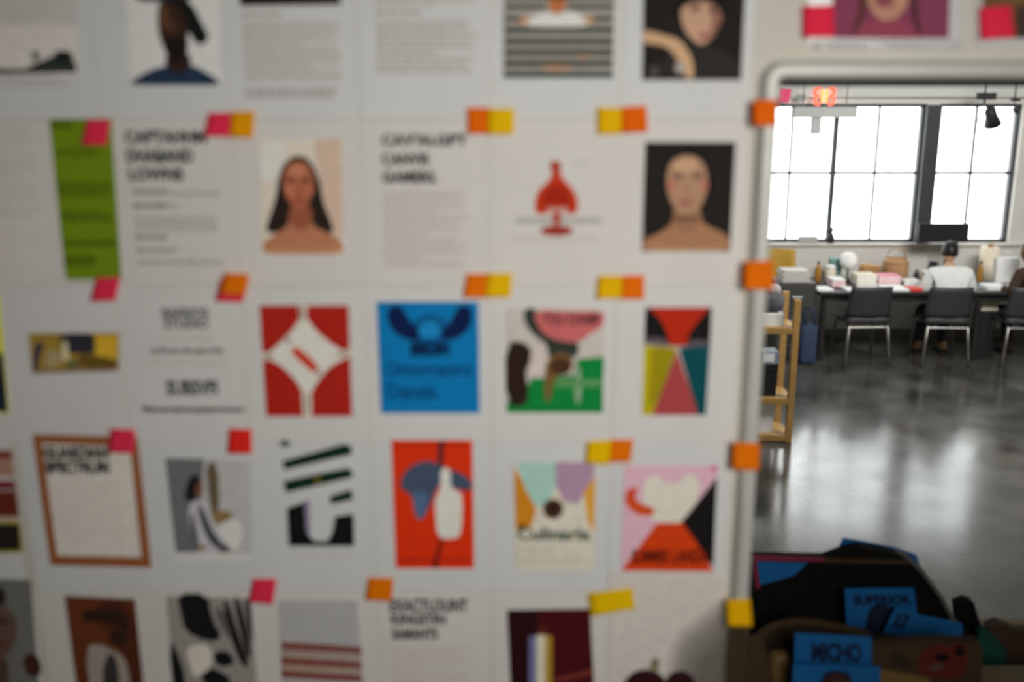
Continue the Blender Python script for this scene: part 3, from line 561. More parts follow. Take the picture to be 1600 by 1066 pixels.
# ------------------------------------------------------------------ sticky notes
NC = {'pink': (214, 40, 66), 'amber': (202, 128, 0), 'orange': (222, 102, 5), 'deep': (208, 90, 2), 'yellow': (207, 160, 2), 'red': (214, 36, 28), 'gold': (212, 150, 5)}
def note(quad, col, label, y=-0.006, curl=0.004):
    cs = [at(p[0], p[1], y) for p in quad]          # tl tr br bl
    c0 = sum(cs, Vector()) / 4
    mx = sum(p[0] for p in quad) / 4; my = sum(p[1] for p in quad) / 4
    k = random.uniform(0.6, 1.3) * curl; sk = random.uniform(-0.3, 0.3)
    def f(u, v):
        p = (cs[0] * (1 - u) + cs[1] * u) * (1 - v) + (cs[3] * (1 - u) + cs[2] * u) * v
        return p - c0 + Vector((0, -k * v * v * (1 + sk * (u - .5) * 2), 0))
    o = B().grid(f, 4, 6, 0.0004).build('sticky_note', M('note_' + col, ink(NC[col], mx, my, False), 0.7, 0.04, 25, spec=0.05), None, c0, True)
    return tag(o, label, 'sticky note', 'sticky notes holding the printouts')
F = -0.029
note([(135, 187), (172, 187), (168, 227), (128, 227)], 'pink', 'pink sticky note on top of the green strip')
note([(325, 176), (362, 176), (360, 213), (319, 213)], 'pink', 'pink sticky note touching an amber one above bold heading')
note([(361, 174), (398, 174), (396, 215), (360, 214)], 'amber', 'amber sticky note beside the pink one above bold heading', -0.0075)
note([(729, 168), (766, 168), (764, 209), (731, 209)], 'deep', 'orange sticky note above the short bold heading, left of yellow')
note([(763, 169), (804, 170), (803, 209), (763, 210)], 'yellow', 'yellow sticky note above the red bottle printout, right of orange', -0.0078)
note([(933, 168), (972, 168), (971, 209), (934, 210)], 'yellow', 'yellow sticky note above the red bottle, near the black portrait', -0.0078)
note([(970, 167), (1010, 165), (1012, 206), (972, 208)], 'deep', 'orange sticky note at top left of the black portrait')
note([(1177, 156), (1214, 155), (1215, 196), (1177, 196)], 'deep', 'topmost orange sticky note on the metal frame', F)
note([(150, 434), (187, 433), (182, 469), (142, 470)], 'pink', 'pink sticky note under the bottom end of green strip')
note([(344, 436), (386, 438), (380, 472), (337, 470)], 'pink', 'pink sticky note half hidden beneath an orange one', -0.006)
note([(350, 427), (390, 429), (384, 461), (344, 459)], 'orange', 'orange sticky note overlapping a pink one', -0.014)
note([(729, 428), (763, 428), (759, 465), (724, 464)], 'orange', 'orange sticky note at top right of the blue poster')
note([(762, 427), (801, 427), (798, 464), (758, 465)], 'yellow', 'yellow sticky note between the blue and green posters', -0.0078)
note([(935, 431), (973, 431), (971, 466), (932, 466)], 'yellow', 'yellow sticky note above the pink and green poster', -0.0078)
note([(972, 431), (1006, 430), (1006, 467), (971, 467)], 'orange', 'orange sticky note just above the triangle poster')
note([(1164, 409), (1208, 407), (1208, 452), (1162, 452)], 'orange', 'second orange sticky note from the top on the metal frame', F)
note([(172, 670), (211, 672), (210, 708), (169, 707)], 'pink', 'pink sticky note on the terracotta bordered page')
note([(357, 670), (393, 671), (394, 708), (356, 708)], 'red', 'red sticky note above the seated woman photo')
note([(918, 690), (956, 688), (951, 725), (915, 723)], 'yellow', 'yellow sticky note above the cream petal poster', -0.0078)
note([(953, 687), (990, 687), (985, 722), (950, 722)], 'orange', 'orange sticky note at top left of the pink poster')
note([(1146, 692), (1188, 693), (1186, 735), (1144, 733)], 'orange', 'third orange sticky note from the top on the metal frame', F)
note([(395, 905), (432, 905), (427, 943), (389, 940)], 'pink', 'pink sticky note between the bottom row photo prints')
note([(575, 903), (615, 904), (612, 940), (571, 937)], 'orange', 'orange sticky note at the bottom row bold heading')
note([(918, 928), (988, 919), (992, 949), (923, 962)], 'yellow', 'wide yellow sticky note above the burgundy candle print')
note([(1135, 938), (1172, 936), (1175, 978), (1137, 978)], 'gold', 'golden yellow sticky note lowest on the metal frame', F)
note([(1255, 9), (1303, 8), (1303, 58), (1255, 58)], 'pink', 'pink sticky note left of the plum face photo', -0.008)
note([(1530, 12), (1580, 8), (1585, 58), (1532, 62)], 'pink', 'pink sticky note in the top right corner', -0.008)

# ------------------------------------------------------------------ far room: worktable, chairs, people
m_black = M('black_laminate', (0.018, 0.018, 0.018), 0.45, 0.1, 10); m_shell = M('charcoal_shell', (0.035, 0.036, 0.038), 0.5, 0.08, 12)
m_chrome = M('chrome', (0.40, 0.38, 0.36), 0.42, 0.05, 10, metal=1.0); m_white = M('white_paper_stock', (0.80, 0.80, 0.79), 0.7, 0.03, 12)
TY0, TY1, TZ = 8.35, 9.22, 0.74
def ax(px, Y, py=450): return at(px, py, Y).x
t = empty('worktable', (ax(1420, TY0), TY0, 0)); tag(t, 'long black worktable below the windows covered with papers', 'table'); ox = t.location.x
tx0, tx1 = ax(1283, TY0) - ox, ax(1700, TY0) - ox
B().box((tx0, 0, TZ - 0.035), (tx1, TY1 - TY0, TZ), 0.004).build('tabletop', m_black, t)
B().box((tx0 + 0.05, 0.04, TZ - 0.10), (tx1 - 0.05, 0.06, TZ - 0.035)).build('apron', m_black, t)
for px in (1290, 1533, 1690):
    for yy in (0.05, TY1 - TY0 - 0.09):
        q = ax(px, TY0 + yy) - ox; B().box((q - 0.025, yy, 0), (q + 0.025, yy + 0.05, TZ - 0.035), 0.004).build('leg', m_black, t)

def shell_chair(label, loc, rz, mat, legs=m_chrome):
    e = empty('shell_chair', loc, rz); tag(e, label, 'chair', 'shell chairs in the far room')
    # faces +y: backrest at the near side
    def back(u, v):
        w_ = 0.235 * (1 - 0.10 * v); x = (u - .5) * 2 * w_
        return Vector((x, -0.20 - 0.07 * v + 0.05 * (abs(x) / 0.24) ** 2, 0.50 + 0.33 * v))
    B().grid(back, 8, 6, 0.012).build('backrest', mat, e, smooth=True)
    def seat(u, v):
        x = (u - .5) * 2 * 0.23; y = -0.20 + 0.42 * v
        return Vector((x, y, 0.455 + 0.02 * (abs(x) / 0.23) ** 2 - 0.02 * math.sin(v * math.pi) - 0.02 * max(0, v - .85) / .15))
    B().grid(seat, 8, 8, 0.012).build('seat', mat, e, smooth=True)
    B().grid(lambda u, v: Vector(((u - .5) * 0.44, -0.21 + 0.015 * v, 0.452 + 0.06 * v)), 6, 2, 0.012).build('shell_bend', mat, e, smooth=True)
    for sx in (-1, 1):
        B().tube([(sx * 0.19, -0.15, 0.44), (sx * 0.20, -0.20, 0.40), (sx * 0.235, -0.25, 0.0)], 0.018).build('leg', legs, e, smooth=True)
        B().tube([(sx * 0.19, 0.15, 0.44), (sx * 0.20, 0.18, 0.40), (sx * 0.225, 0.22, 0.0)], 0.016).build('leg', legs, e, smooth=True)
    B().tube([(-0.20, -0.19, 0.405), (0.20, -0.19, 0.405)], 0.011).build('crossbar', legs, e); B().tube([(-0.20, 0.17, 0.405), (0.20, 0.17, 0.405)], 0.011).build('crossbar', legs, e)
    return e
CY = 8.40
shell_chair('empty charcoal chair with steel legs, left of the seated person', (ax(1353, CY - .25, 570), CY, 0), R(2), m_shell)
shell_chair('charcoal chair that the person in white sits on', (ax(1477, CY - .25, 575), CY - 0.03, 0), R(-4), m_shell)
shell_chair('charcoal chair cut off by the right picture edge', (ax(1601, CY - .25, 580), CY - 0.06, 0), R(-6), m_shell)

def skin(name, chain, edges, mat, parent, sub=1, root=0):
    """limbs grown around a stick figure: chain = [(x,y,z,r)]"""
    me = bpy.data.meshes.new(name); me.from_pydata([c[:3] for c in chain], edges, [])
    o = bpy.data.objects.new(name, me); COL.objects.link(o)
    md = o.modifiers.new('skin', 'SKIN'); md.use_smooth_shade = True
    for i, c in enumerate(chain):
        sv = me.skin_vertices[0].data[i]; r = c[3]; sv.radius = r if isinstance(r, tuple) else (r, r); sv.use_root = (i == root)
    ms = o.modifiers.new('sub', 'SUBSURF'); ms.levels = sub; ms.render_levels = sub
    dg = bpy.context.evaluated_depsgraph_get(); out = bpy.data.meshes.new_from_object(o.evaluated_get(dg))
    bpy.data.objects.remove(o); bpy.data.meshes.remove(me)
    out.materials.clear(); out.shade_smooth(); out.name = name
    return link(name, out, mat, parent)
def person(label, loc, rz, skin_c, top_m, trouser_m, hair_m, reach=0.34, turn=0.0, bun=True):
    e = empty('person', loc, rz); tag(e, label, 'person')
    ch = [(0, 0, .53, .10), (0, .02, .72, .095), (0, .06, .93, .075), (0, .08, 1.04, .05), (0, .11, 1.10, .048)]
    ed = [(0, 1), (1, 2), (2, 3), (3, 4)]
    def add(p, par): ch.append(p); ed.append((par, len(ch) - 1)); return len(ch) - 1
    for sx in (-1, 1):
        a = add((sx * .17, .05, .985, .052), 2); b = add((sx * .235, .06, .77, .042), a); c = add((sx * .20, .06 + reach * .75, .785, .028), b)
        h = add((sx * .18, .06 + reach, .785, (.034, .016)), c)
        for k, (dx, l) in enumerate(((-.030, .070), (-.010, .085), (.010, .080), (.028, .062))):
            f = add((sx * .18 + dx, .06 + reach + .05, .785, .010), h); add((sx * .18 + dx, .06 + reach + .05 + l * .6, .772, .008), f)
        f = add((sx * .18 - sx * .045, .06 + reach + .012, .780, .011), h); add((sx * .18 - sx * .058, .06 + reach + .045, .774, .009), f)
        hip = add((sx * .10, .03, .53, .085), 0); kn = add((sx * .12, .42, .52, .062), hip); an = add((sx * .13, .40, .10, .040), kn); add((sx * .14, .50, .045, (.038, .026)), an)
    body = skin('body', ch, ed, M('skin_tone', skin_c, 0.55, 0.05, 30), e)
    # head with face joined to the same surface
    hb = bmesh.new(); hb.from_mesh(body.data)
    t_ = bmesh.new(); bmesh.ops.create_uvsphere(t_, u_segments=20, v_segments=14, radius=1)
    for v in t_.verts:
        x, y, z = v.co
        jaw = 1 - 0.28 * max(0, -z); nose = 0.12 * max(0, 1 - (x / .2) ** 2 - ((z + .12) / .28) ** 2) if y > .6 else 0
        sock = -0.06 * max(0, 1 - ((abs(x) - .36) / .2) ** 2 - ((z - .08) / .16) ** 2) if y > .5 else 0
        ear = 0.10 if abs(x) > .94 and abs(z) < .3 else 0
        v.co = Vector((x * .074 * jaw * (1 + ear), (y + nose + sock) * .093, z * .115))
    bmesh.ops.transform(t_, matrix=Matrix.Translation((0, .13, 1.175)) @ Matrix.Rotation(turn, 4, 'Z') @ Matrix.Rotation(R(-14), 4, 'X'), verts=t_.verts)
    mm = bpy.data.meshes.new('h'); t_.to_mesh(mm); t_.free(); hb.from_mesh(mm); bpy.data.meshes.remove(mm); hb.to_mesh(body.data); hb.free(); body.data.shade_smooth()
    # hair cap, falling to the nape
    hc = B()
    def cap(u, v):
        a = 2 * math.pi * u; ph = v * (R(105) if math.sin(a) < 0.2 else R(58))
        return Vector((0.082 * math.sin(ph) * math.cos(a), 0.13 + 0.100 * math.sin(ph) * math.sin(a) - 0.006, 1.182 + 0.122 * math.cos(ph)))
    hc.grid(cap, 20, 8, 0.004); hair = hc.build('hair', hair_m, e, smooth=True)
    if bun: B().lathe([(0, -.04), (.03, -.03), (.042, 0), (.03, .03), (0, .04)], (0.01, 0.06, 1.27), 12).build('hair_bun', hair_m, hair, smooth=True)
    # top with sleeves
    sc = [(0, -.005, .56, (.155, .115)), (0, .01, .72, (.150, .11)), (0, .04, .92, (.175, .125)), (0, .075, 1.03, (.09, .08))]; se = [(0, 1), (1, 2), (2, 3)]
    for sx in (-1, 1):
        sc += [(sx * .185, .05, .975, .066), (sx * .245, .06, .79, .060), (sx * .215, .06 + reach * .55, .79, .048)]; n = len(sc); se += [(2, n - 3), (n - 3, n - 2), (n - 2, n - 1)]
    skin('shirt', sc, se, top_m, e, 2)
    tc = [(0, .0, .53, (.15, .10))]; te = []
    for sx in (-1, 1):
        tc += [(sx * .10, .06, .535, .092), (sx * .12, .43, .53, .074), (sx * .13, .41, .13, .052)]; n = len(tc); te += [(0, n - 3), (n - 3, n - 2), (n - 2, n - 1)]
    skin('trousers', tc, te, trouser_m, e, 2)
    for sx in (-1, 1): B().box((sx * .135 - .045, .34, 0), (sx * .135 + .045, .60, .085), .03).build('shoe', m_black, e, smooth=True)
    return e
m_shirt = M('white_cotton', (0.62, 0.63, 0.62), 0.85, 0.05, 18, bump=0.2); m_trs = M('dark_cloth', (0.03, 0.03, 0.035), 0.85, 0.1, 14)
m_hair = M('dark_hair', (0.012, 0.010, 0.009), 0.45, 0.2, 60)
person('person in white shirt with dark tied hair seated at the worktable', (ax(1484, CY, 440), CY - 0.03, -0.045), R(-4), (0.45, 0.27, 0.17), m_shirt, m_trs, m_hair, turn=R(-8))
person('person in dark brown top reaching in from the right edge', (ax(1618, CY, 440), CY - 0.02, -0.045), R(20), (0.20, 0.10, 0.06), M('brown_knit', (0.045, 0.026, 0.016), 0.9, 0.1, 20), m_trs, m_hair, bun=False)

# ---- things on and around the worktable
m_tan = M('tan_weave', (0.42, 0.25, 0.12), 0.8, 0.2, 60, bump=0.4); m_amber = M('amber_glass', (0.36, 0.17, 0.03), 0.25, 0.1, 20)
m_pinkp = M('pink_paper', (0.72, 0.30, 0.36), 0.7, 0.05, 14); m_red = M('red_card', (0.62, 0.05, 0.04), 0.6, 0.05, 14); m_cream = M('cream_card', (0.72, 0.66, 0.52), 0.7, 0.05, 10)
m_teal = M('teal_card', (0.16, 0.30, 0.28), 0.6, 0.05, 14); m_must = M('mustard_shell', (0.50, 0.30, 0.04), 0.55, 0.06, 12)
def T(px, Y, py=430): return Vector((ax(px, Y, py), Y, TZ))
def stack(px0, px1, Y, dep, n, th, mat, label, name='paper_stack', cat='paper stack', z=TZ, alt=None):
    a, b = ax(px0, Y), ax(px1, Y); e = empty(name, ((a + b) / 2, Y + dep / 2, z)); tag(e, label, cat)
    for i in range(n):
        w_, d_ = (b - a) / 2 * random.uniform(.88, 1), dep / 2 * random.uniform(.9, 1)
        B().box((-w_, -d_, i * th), (w_, d_, (i + 1) * th - 0.0008), 0.001, seg=1).build('layer', (alt if alt and i % 2 else mat), e)
    return e
def bottle(px, Y, h, r, mat, label, cap=None, cat='bottle'):
    e = empty('bottle', T(px, Y)); tag(e, label, cat)
    B().lathe([(r * .9, 0), (r, .01), (r, h * .62), (r * .45, h * .78), (r * .4, h * .9)], (0, 0, 0), 16).build('body', mat, e, smooth=True); B().lathe([(r * .46, h * .9), (r * .46, h)], (0, 0, 0), 14).build('cap', cap or m_black, e, smooth=True)
shell_chair('mustard yellow chair by the window wall, left of the table', (ax(1213, 9.1, 420), 9.16, 0), R(165), m_must).scale = (1.0, 1.0, 1.25)
stack(1278, 1304, 8.38, .22, 3, .008, m_white, 'white papers at the left front corner of the worktable')
stack(1324, 1341, 8.38, .24, 2, .008, m_white, 'narrow white papers behind the empty chair')
stack(1350, 1381, 8.37, .26, 3, .007, m_white, 'white sheets on the table front between narrow papers and open layout')
stack(1384, 1424, 8.37, .32, 4, .007, m_white, 'broad white layout sheets left of the red card')
stack(1424, 1443, 8.37, .20, 3, .010, m_red, 'red card stack at the elbow of the seated person', 'card_stack', 'card stack')
stack(1338, 1370, 8.65, .22, 8, .016, m_white, 'tall pile of white paper in the middle of the worktable', alt=m_cream)
stack(1371, 1408, 8.70, .19, 7, .016, m_pinkp, 'pile of pink and white paper beside the wicker basket', alt=m_white)
stack(1300, 1322, 8.62, .22, 6, .014, m_pinkp, 'small pink and grey paper pile near the desk lamp', alt=m_white)
stack(1412, 1440, 8.71, .19, 4, .014, m_white, 'low white paper pile behind the broad layout sheets')
stack(1545, 1580, 8.45, .25, 4, .010, m_white, 'white paper pile right of the seated person')
# wicker basket
e = empty('wicker_basket', T(1398, 9.04)); tag(e, 'round tan wicker basket at the back of the worktable', 'basket')
B().lathe([(.09, 0), (.125, .06), (.135, .16), (.115, .25), (.108, .25), (.125, .16), (.115, .06), (.08, .01)], (0, 0, 0), 22).build('bowl', m_tan, e, smooth=True)
for k in range(6): B().tube([(.137 * math.cos(a), .137 * math.sin(a), .03 + .036 * k) for a in [2 * math.pi * i / 20 for i in range(21)]], .006, 6).build('woven_band', m_tan, e, smooth=True)
B().tube([(-.11, 0, .24), (-.08, 0, .33), (0, 0, .37), (.08, 0, .33), (.11, 0, .24)], .008, 8).build('handle', m_tan, e, smooth=True)
# leather pouch
e = empty('tan_pouch', T(1357, 9.05)); tag(e, 'slumped tan pouch between desk lamp and basket', 'pouch')
B().box((-.11, -.05, 0), (.11, .05, .17), .04, Matrix.Rotation(R(8), 4, 'Y'), 3).build('body', M('tan_leather', (0.45, 0.26, 0.11), 0.6, 0.1, 15), e, (0, 0, .012), True); B().box((-.10, -.058, .09), (.10, -.045, .16), .006).build('flap', M('tan_leather', (0.36, 0.20, 0.08), 0.6, 0.1, 15), e, (0.01, -.004, .012))
# desk lamp with globe
e = empty('desk_lamp', T(1324, 9.0)); tag(e, 'white globe desk lamp on the worktable', 'lamp')
B().lathe([(.07, 0), (.07, .015), (.02, .03)], (0, 0, 0), 20).build('base', m_black, e, smooth=True); B().tube([(0, 0, .02), (0, 0, .15)], .010).build('stem', m_black, e)
B().lathe([(.02, .13), (.07, .155), (.095, .22), (.085, .28), (.045, .315), (0, .325)], (0, 0, 0), 22).build('shade', m_white, e, smooth=True)
bottle(1278, 9.0, .22, .035, m_amber, 'amber bottle at the left end of the worktable')
bottle(1531, 9.0, .22, .03, m_amber, 'brown bottle right of the person in white', m_black)
bottle(1432, 9.0, .13, .03, m_black, 'small black bottle behind the low white papers')
e = empty('white_jar', T(1297, 8.95)); tag(e, 'white lidded jar beside the amber bottle', 'jar')
B().lathe([(.05, 0), (.055, .01), (.055, .13), (.045, .15)], (0, 0, 0), 18).build('body', m_cream, e, smooth=True); B().lathe([(.05, .15), (.05, .18), (.02, .19)], (0, 0, 0), 18).build('lid', m_white, e, smooth=True)
e = empty('teal_box', T(1304, 9.13)); tag(e, 'teal box standing behind the white jar', 'box')
B().box((-.06, -.04, 0), (.06, .04, .22), .004).build('body', m_teal, e); B().box((-.063, -.043, .19), (.063, .043, .235), .004).build('lid', m_teal, e)
e = empty('black_mug', T(1456, 8.86)); tag(e, 'black mug on a book stack left of the person in white', 'mug')
e.location.z = TZ + .135; B().lathe([(.04, 0), (.047, .01), (.047, .10), (.042, .10), (.042, .012), (.0, .012)], (0, 0, 0), 18).build('cup', m_black, e, smooth=True); B().tube([(.045, 0, .025), (.075, 0, .035), (.075, 0, .075), (.045, 0, .085)], .007, 6).build('handle', m_black, e, smooth=True)
stack(1446, 1467, 8.76, .2, 5, .027, m_white, 'pile of white books under the black mug', 'book_stack', 'book stack', alt=m_cream)
# paper roll and carrier bag
e = empty('paper_roll', T(1543, 9.1)); tag(e, 'thick cream paper roll standing on the worktable', 'paper roll')
B().lathe([(.10, 0), (.10, .36), (.03, .36), (.03, .34), (0, .34)], (0, 0, 0), 22).build('roll', m_cream, e, smooth=True); B().tube([(0, 0, .33), (0, 0, .40)], .028, 12).build('core', m_tan, e)
e = empty('carrier_bag', T(1570, 8.95)); tag(e, 'white paper carrier bag at the right of the worktable', 'bag')
B().box((-.12, -.05, 0), (.12, .05, .27), .006).build('body', m_white, e)
for yy in (-.05, .05): B().tube([(-.05, yy, .26), (-.04, yy, .33), (.04, yy, .33), (.05, yy, .26)], .004, 6).build('handle', m_white, e)
e = empty('white_bowl', T(1588, 8.45)); tag(e, 'white bowl of red fruit near the right edge', 'bowl')
B().lathe([(.04, 0), (.05, .01), (.085, .06), (.08, .06), (.045, .015), (0, .015)], (0, 0, 0), 18).build('bowl', m_white, e, smooth=True)
fr = empty('red_fruit', T(1586, 8.45) + Vector((0, 0, .02))); tag(fr, 'red fruit lying in the white bowl', 'fruit')
B().lathe([(0, 0), (.025, .008), (.038, .035), (.03, .062), (.008, .068), (0, .062)], (0, 0, 0), 14).build('flesh', m_red, fr, smooth=True); B().tube([(0, 0, .06), (.004, 0, .085)], .003, 6).build('stem', m_tan, fr)
# card hung from the table edge
e = empty('cream_box', (ax(1543, 8.6, 474), 8.6, 0)); tag(e, 'cream storage box under the table right of the chair', 'box')
zc = at(1543, 484, 8.6).z; B().box((-.085, -.06, 0), (.085, .06, zc), .004).build('stand', m_black, e); B().box((-.09, -.065, zc), (.09, .065, zc + .12), .006).build('body', m_cream, e); B().box((-.093, -.068, zc + .10), (.093, .068, zc + .13), .004).build('lid', m_cream, e)
# monitor
MY = 9.26
e = empty('monitor', (ax(1474, MY, 365), MY, TZ)); tag(e, 'black flat monitor in front of the right window', 'monitor')
e.location.z = TZ; e.location.y = 9.10; MY = 9.10
a, b = ax(1434, MY, 365) - e.location.x, ax(1513, MY, 365) - e.location.x; z1, z0 = at(1474, 349, MY).z - TZ, at(1474, 379, MY).z - TZ
B().box((a, -.015, z0), (b, .02, z1), .006).build('casing', m_black, e); B().box((a + .01, -.018, z0 + .012), (b - .01, -.0145, z1 - .01)).build('screen', M('dark_screen', (0.02, 0.021, 0.023), 0.15, 0.05, 5, spec=0.5), e)
B().box((-.03, .0, .01), (.03, .02, z0 + .03)).build('neck', m_black, e); B().box((-.12, -.07, 0), (.12, .09, .012), .004).build('foot', m_black, e)
# figurine on the sill
e = empty('sill_figurine', (ax(1300, YF - .05, 370), YF - .0, SILL)); tag(e, 'small dark figurine on the window sill', 'figurine')
B().lathe([(.035, 0), (.045, .03), (.04, .08), (.02, .12)], (0, 0, 0), 14).build('body', m_black, e, smooth=True); B().lathe([(0, .115), (.025, .13), (.03, .15), (.02, .175), (0, .18)], (0, 0, 0), 14).build('head', m_black, e, smooth=True)
e = empty('sill_box', (ax(1264, YF - .05, 372), YF - .0, SILL)); tag(e, 'low pale box on the sill left of the figurine', 'box')
B().box((-.10, -.04, 0), (.10, .04, .07), .004).build('body', M('grey_card', (0.42, 0.42, 0.41), 0.7), e); B().box((-.103, -.043, .055), (.103, .043, .08), .004).build('lid', M('grey_card', (0.48, 0.48, 0.47), 0.7), e)
# dark cabinet, storage tub and denim bag by the left end of the table
e = empty('drawer_cabinet', (ax(1235, 8.62, 500), 8.62, 0)); tag(e, 'dark grey drawer cabinet left of the worktable', 'cabinet'); hw = (ax(1270, 8.62, 500) - ax(1210, 8.62, 500)) / 2
hz = at(1250, 441, 8.5).z; mcb = M('cabinet_grey', (0.05, 0.049, 0.046), 0.5, 0.08, 8)
B().box((-hw, -.17, 0.0), (hw, .18, hz), .006).build('body', mcb, e)
for k in range(3):
    z0 = .05 + k * (hz - .06) / 3; d = B().box((-hw + .015, -.187, z0), (hw - .015, -.172, z0 + (hz - .06) / 3 - .012), .004).build('drawer', mcb, e); B().tube([(-.05, -.199, z0 + .12), (.05, -.199, z0 + .12)], .006, 6).build('handle', m_chrome, d)
stack(1222, 1266, 8.48, .26, 4, .03, M('pale_box', (0.50, 0.48, 0.45), 0.7), 'pale flat boxes on the dark drawer cabinet', 'flat_box_stack', 'box stack', z=hz)
e = empty('denim_bag', (ax(1263, 8.28, 520), 8.28, 0)); tag(e, 'dark blue denim bag on the floor before the cabinet', 'bag'); mden = M('denim', (0.035, 0.05, 0.10), 0.85, 0.15, 40, bump=0.3)
B().box((-.09, -.07, 0), (.09, .07, .44), .05, None, 3).build('body', mden, e, smooth=True)
for yy in (-.05, .05): B().tube([(-.05, yy, .40), (-.045, yy, .56), (0, yy, .60), (.045, yy, .56), (.05, yy, .40)], .010, 6).build('strap', mden, e, smooth=True)

# wooden shelf unit
WY = 5.85; m_pine = M('pine', (0.40, 0.235, 0.075), 0.55, 0.14, 25, bump=0.1)
e = empty('wooden_shelf', (ax(1231, WY, 690), WY, 0)); tag(e, 'pine shelf unit with papers beside the opening frame', 'shelf'); ox = e.location.x
hp = at(1244, 468, WY).z; wid = 0.75; dep = 0.34; pw = .052
for xx in (0, -wid):
    for yy in (0, dep): B().box((xx - pw / 2, yy - .02, 0), (xx + pw / 2, yy + .02, hp), .004).build('post', m_pine, e)
zs = [at(1220, 512, WY).z, at(1220, 622, WY).z, at(1220, 700, WY).z]
for z in zs:
    z = max(z, .06); B().box((-wid - .02, .0, z - .03), (.02, dep, z), .003).build('shelf_board', m_pine, e)
    B().box((-wid, -.018, z - .05), (0, .002, z), .003).build('rail', m_pine, e)
def inshelf(px0, px1, zi, h, mat, label, name, cat, n=1, alt=None):
    a, b = ax(px0, WY, 560), ax(px1, WY, 560); q = empty(name, ((a + b) / 2, WY + .17, max(zs[zi], .06))); tag(q, label, cat)
    for i in range(n): B().box((-(b - a) / 2, -.13, h * i / n), ((b - a) / 2, .13, h * (i + 1) / n - .001), .003, seg=1).build('layer' if n > 1 else 'body', alt if alt and i % 2 else mat, q)
    if n == 1: B().box((-(b - a) / 2 - .004, -.134, h * .8), ((b - a) / 2 + .004, .134, h + .004), .003, seg=1).build('lid', alt or mat, q)
inshelf(1150, 1224, 0, .10, m_white, 'white paper pile on top of the pine shelf', 'paper_pile', 'paper pile', 6)
inshelf(1150, 1218, 1, .26, m_black, 'black box in the middle of the pine shelf', 'storage_box', 'box', 1)
inshelf(1150, 1216, 2, .30, m_white, 'white box at the bottom of the pine shelf', 'storage_box', 'box', 1)
q = empty('picture_packet', (ax(1206, WY, 560), WY + .12, max(zs[1], .06) + .265)); tag(q, 'blue and white packet lying on the black shelf box', 'packet')
B().box((-.07, -.08, 0), (.07, .08, .10), .004).build('body', M('packet_blue', (0.30, 0.36, 0.44), 0.5), q); B().box((-.06, -.083, .02), (.03, -.0805, .085)).build('packet_label', m_white, q)
q = empty('cloth_bundle', (ax(1212, WY, 470), WY + .14, max(zs[0], .06) + .10)); tag(q, 'grey cloth bundle on the white paper pile', 'cloth')
B().box((-.10, -.09, 0), (.10, .09, .16), .06, None, 3).build('fold', M('grey_cloth', (0.10, 0.10, 0.11), 0.9, 0.2, 25, bump=0.5), q, smooth=True); B().box((-.06, -.06, .13), (.07, .06, .22), .04, None, 3).build('fold', M('pale_cloth', (0.40, 0.36, 0.36), 0.9, 0.1, 25, bump=0.5), q, smooth=True)
q = empty('blue_pouch', (ax(1228, WY, 490), WY + .22, max(zs[0], .06))); tag(q, 'blue pouch beside the grey cloth bundle', 'pouch')
B().box((-.03, -.05, 0), (.03, .05, .19), .02, None, 2).build('body', M('blue_cloth', (0.10, 0.14, 0.28), 0.8, 0.1, 20), q, smooth=True); B().box((-.031, -.052, .14), (.031, .052, .15), .002).build('zip', m_black, q)

# ------------------------------------------------------------------ lit sign, notices and fixtures by the beam
BY = YF - 0.105
c = at(1288, 150, BY); e = empty('led_sign', (c.x, BY, c.z - .1)); tag(e, 'red lit sign characters on the beam near the frame', 'sign')
m_led = M('led_red', (0.5, 0.05, 0.03), 0.4, 0.03, 20, emit=(1.0, 0.10, 0.05, 2.2)); m_led2 = M('led_amber', (0.5, 0.2, 0.03), 0.4, 0.03, 20, emit=(1.0, 0.30, 0.04, 2.2))
def glyph(x, flip):
    f = -1 if flip else 1
    arc = lambda cz: [(x + f * (.012 + .042 * math.cos(a)), -.012, cz + .042 * math.sin(a)) for a in [R(110 - 200 * i / 10) for i in range(11)]]
    g = B().tube(arc(.145), .015, 8).tube([(p[0], p[1], .20 - (p[2] - 0) + .0) for p in arc(.145)], .015, 8)
    g.build('character', m_led, e, smooth=True)
glyph(-.052, True); glyph(.052, False)
for xx in (-.024, .024): B().tube([(xx, -.012, .03), (xx, -.012, .17)], .010, 8).build('light_bar', m_led2, e, smooth=True)
B().box((-.02, -.004, .02), (.02, .0, .18), .001).build('backing', M('sign_clear', (0.6, 0.6, 0.58), 0.3), e)
c = at(1226, 149, BY); o = B().box((-.07, -.004, -.075), (.06, .0, .075), .001, Matrix.Rotation(R(8), 4, 'Y')).build('pink_notice', M('notice_pink', (0.75, 0.06, 0.16), 0.6), None, (c.x, BY, c.z)); tag(o, 'pink notice on the beam left of the lit sign', 'notice')
c = at(1252, 153, BY); o = B().box((-.05, -.004, -.035), (.05, .0, .035), .001).build('grey_notice', M('notice_grey', (0.25, 0.28, 0.26), 0.6), None, (c.x, BY, c.z)); tag(o, 'small grey notice between pink notice and lit sign', 'notice')
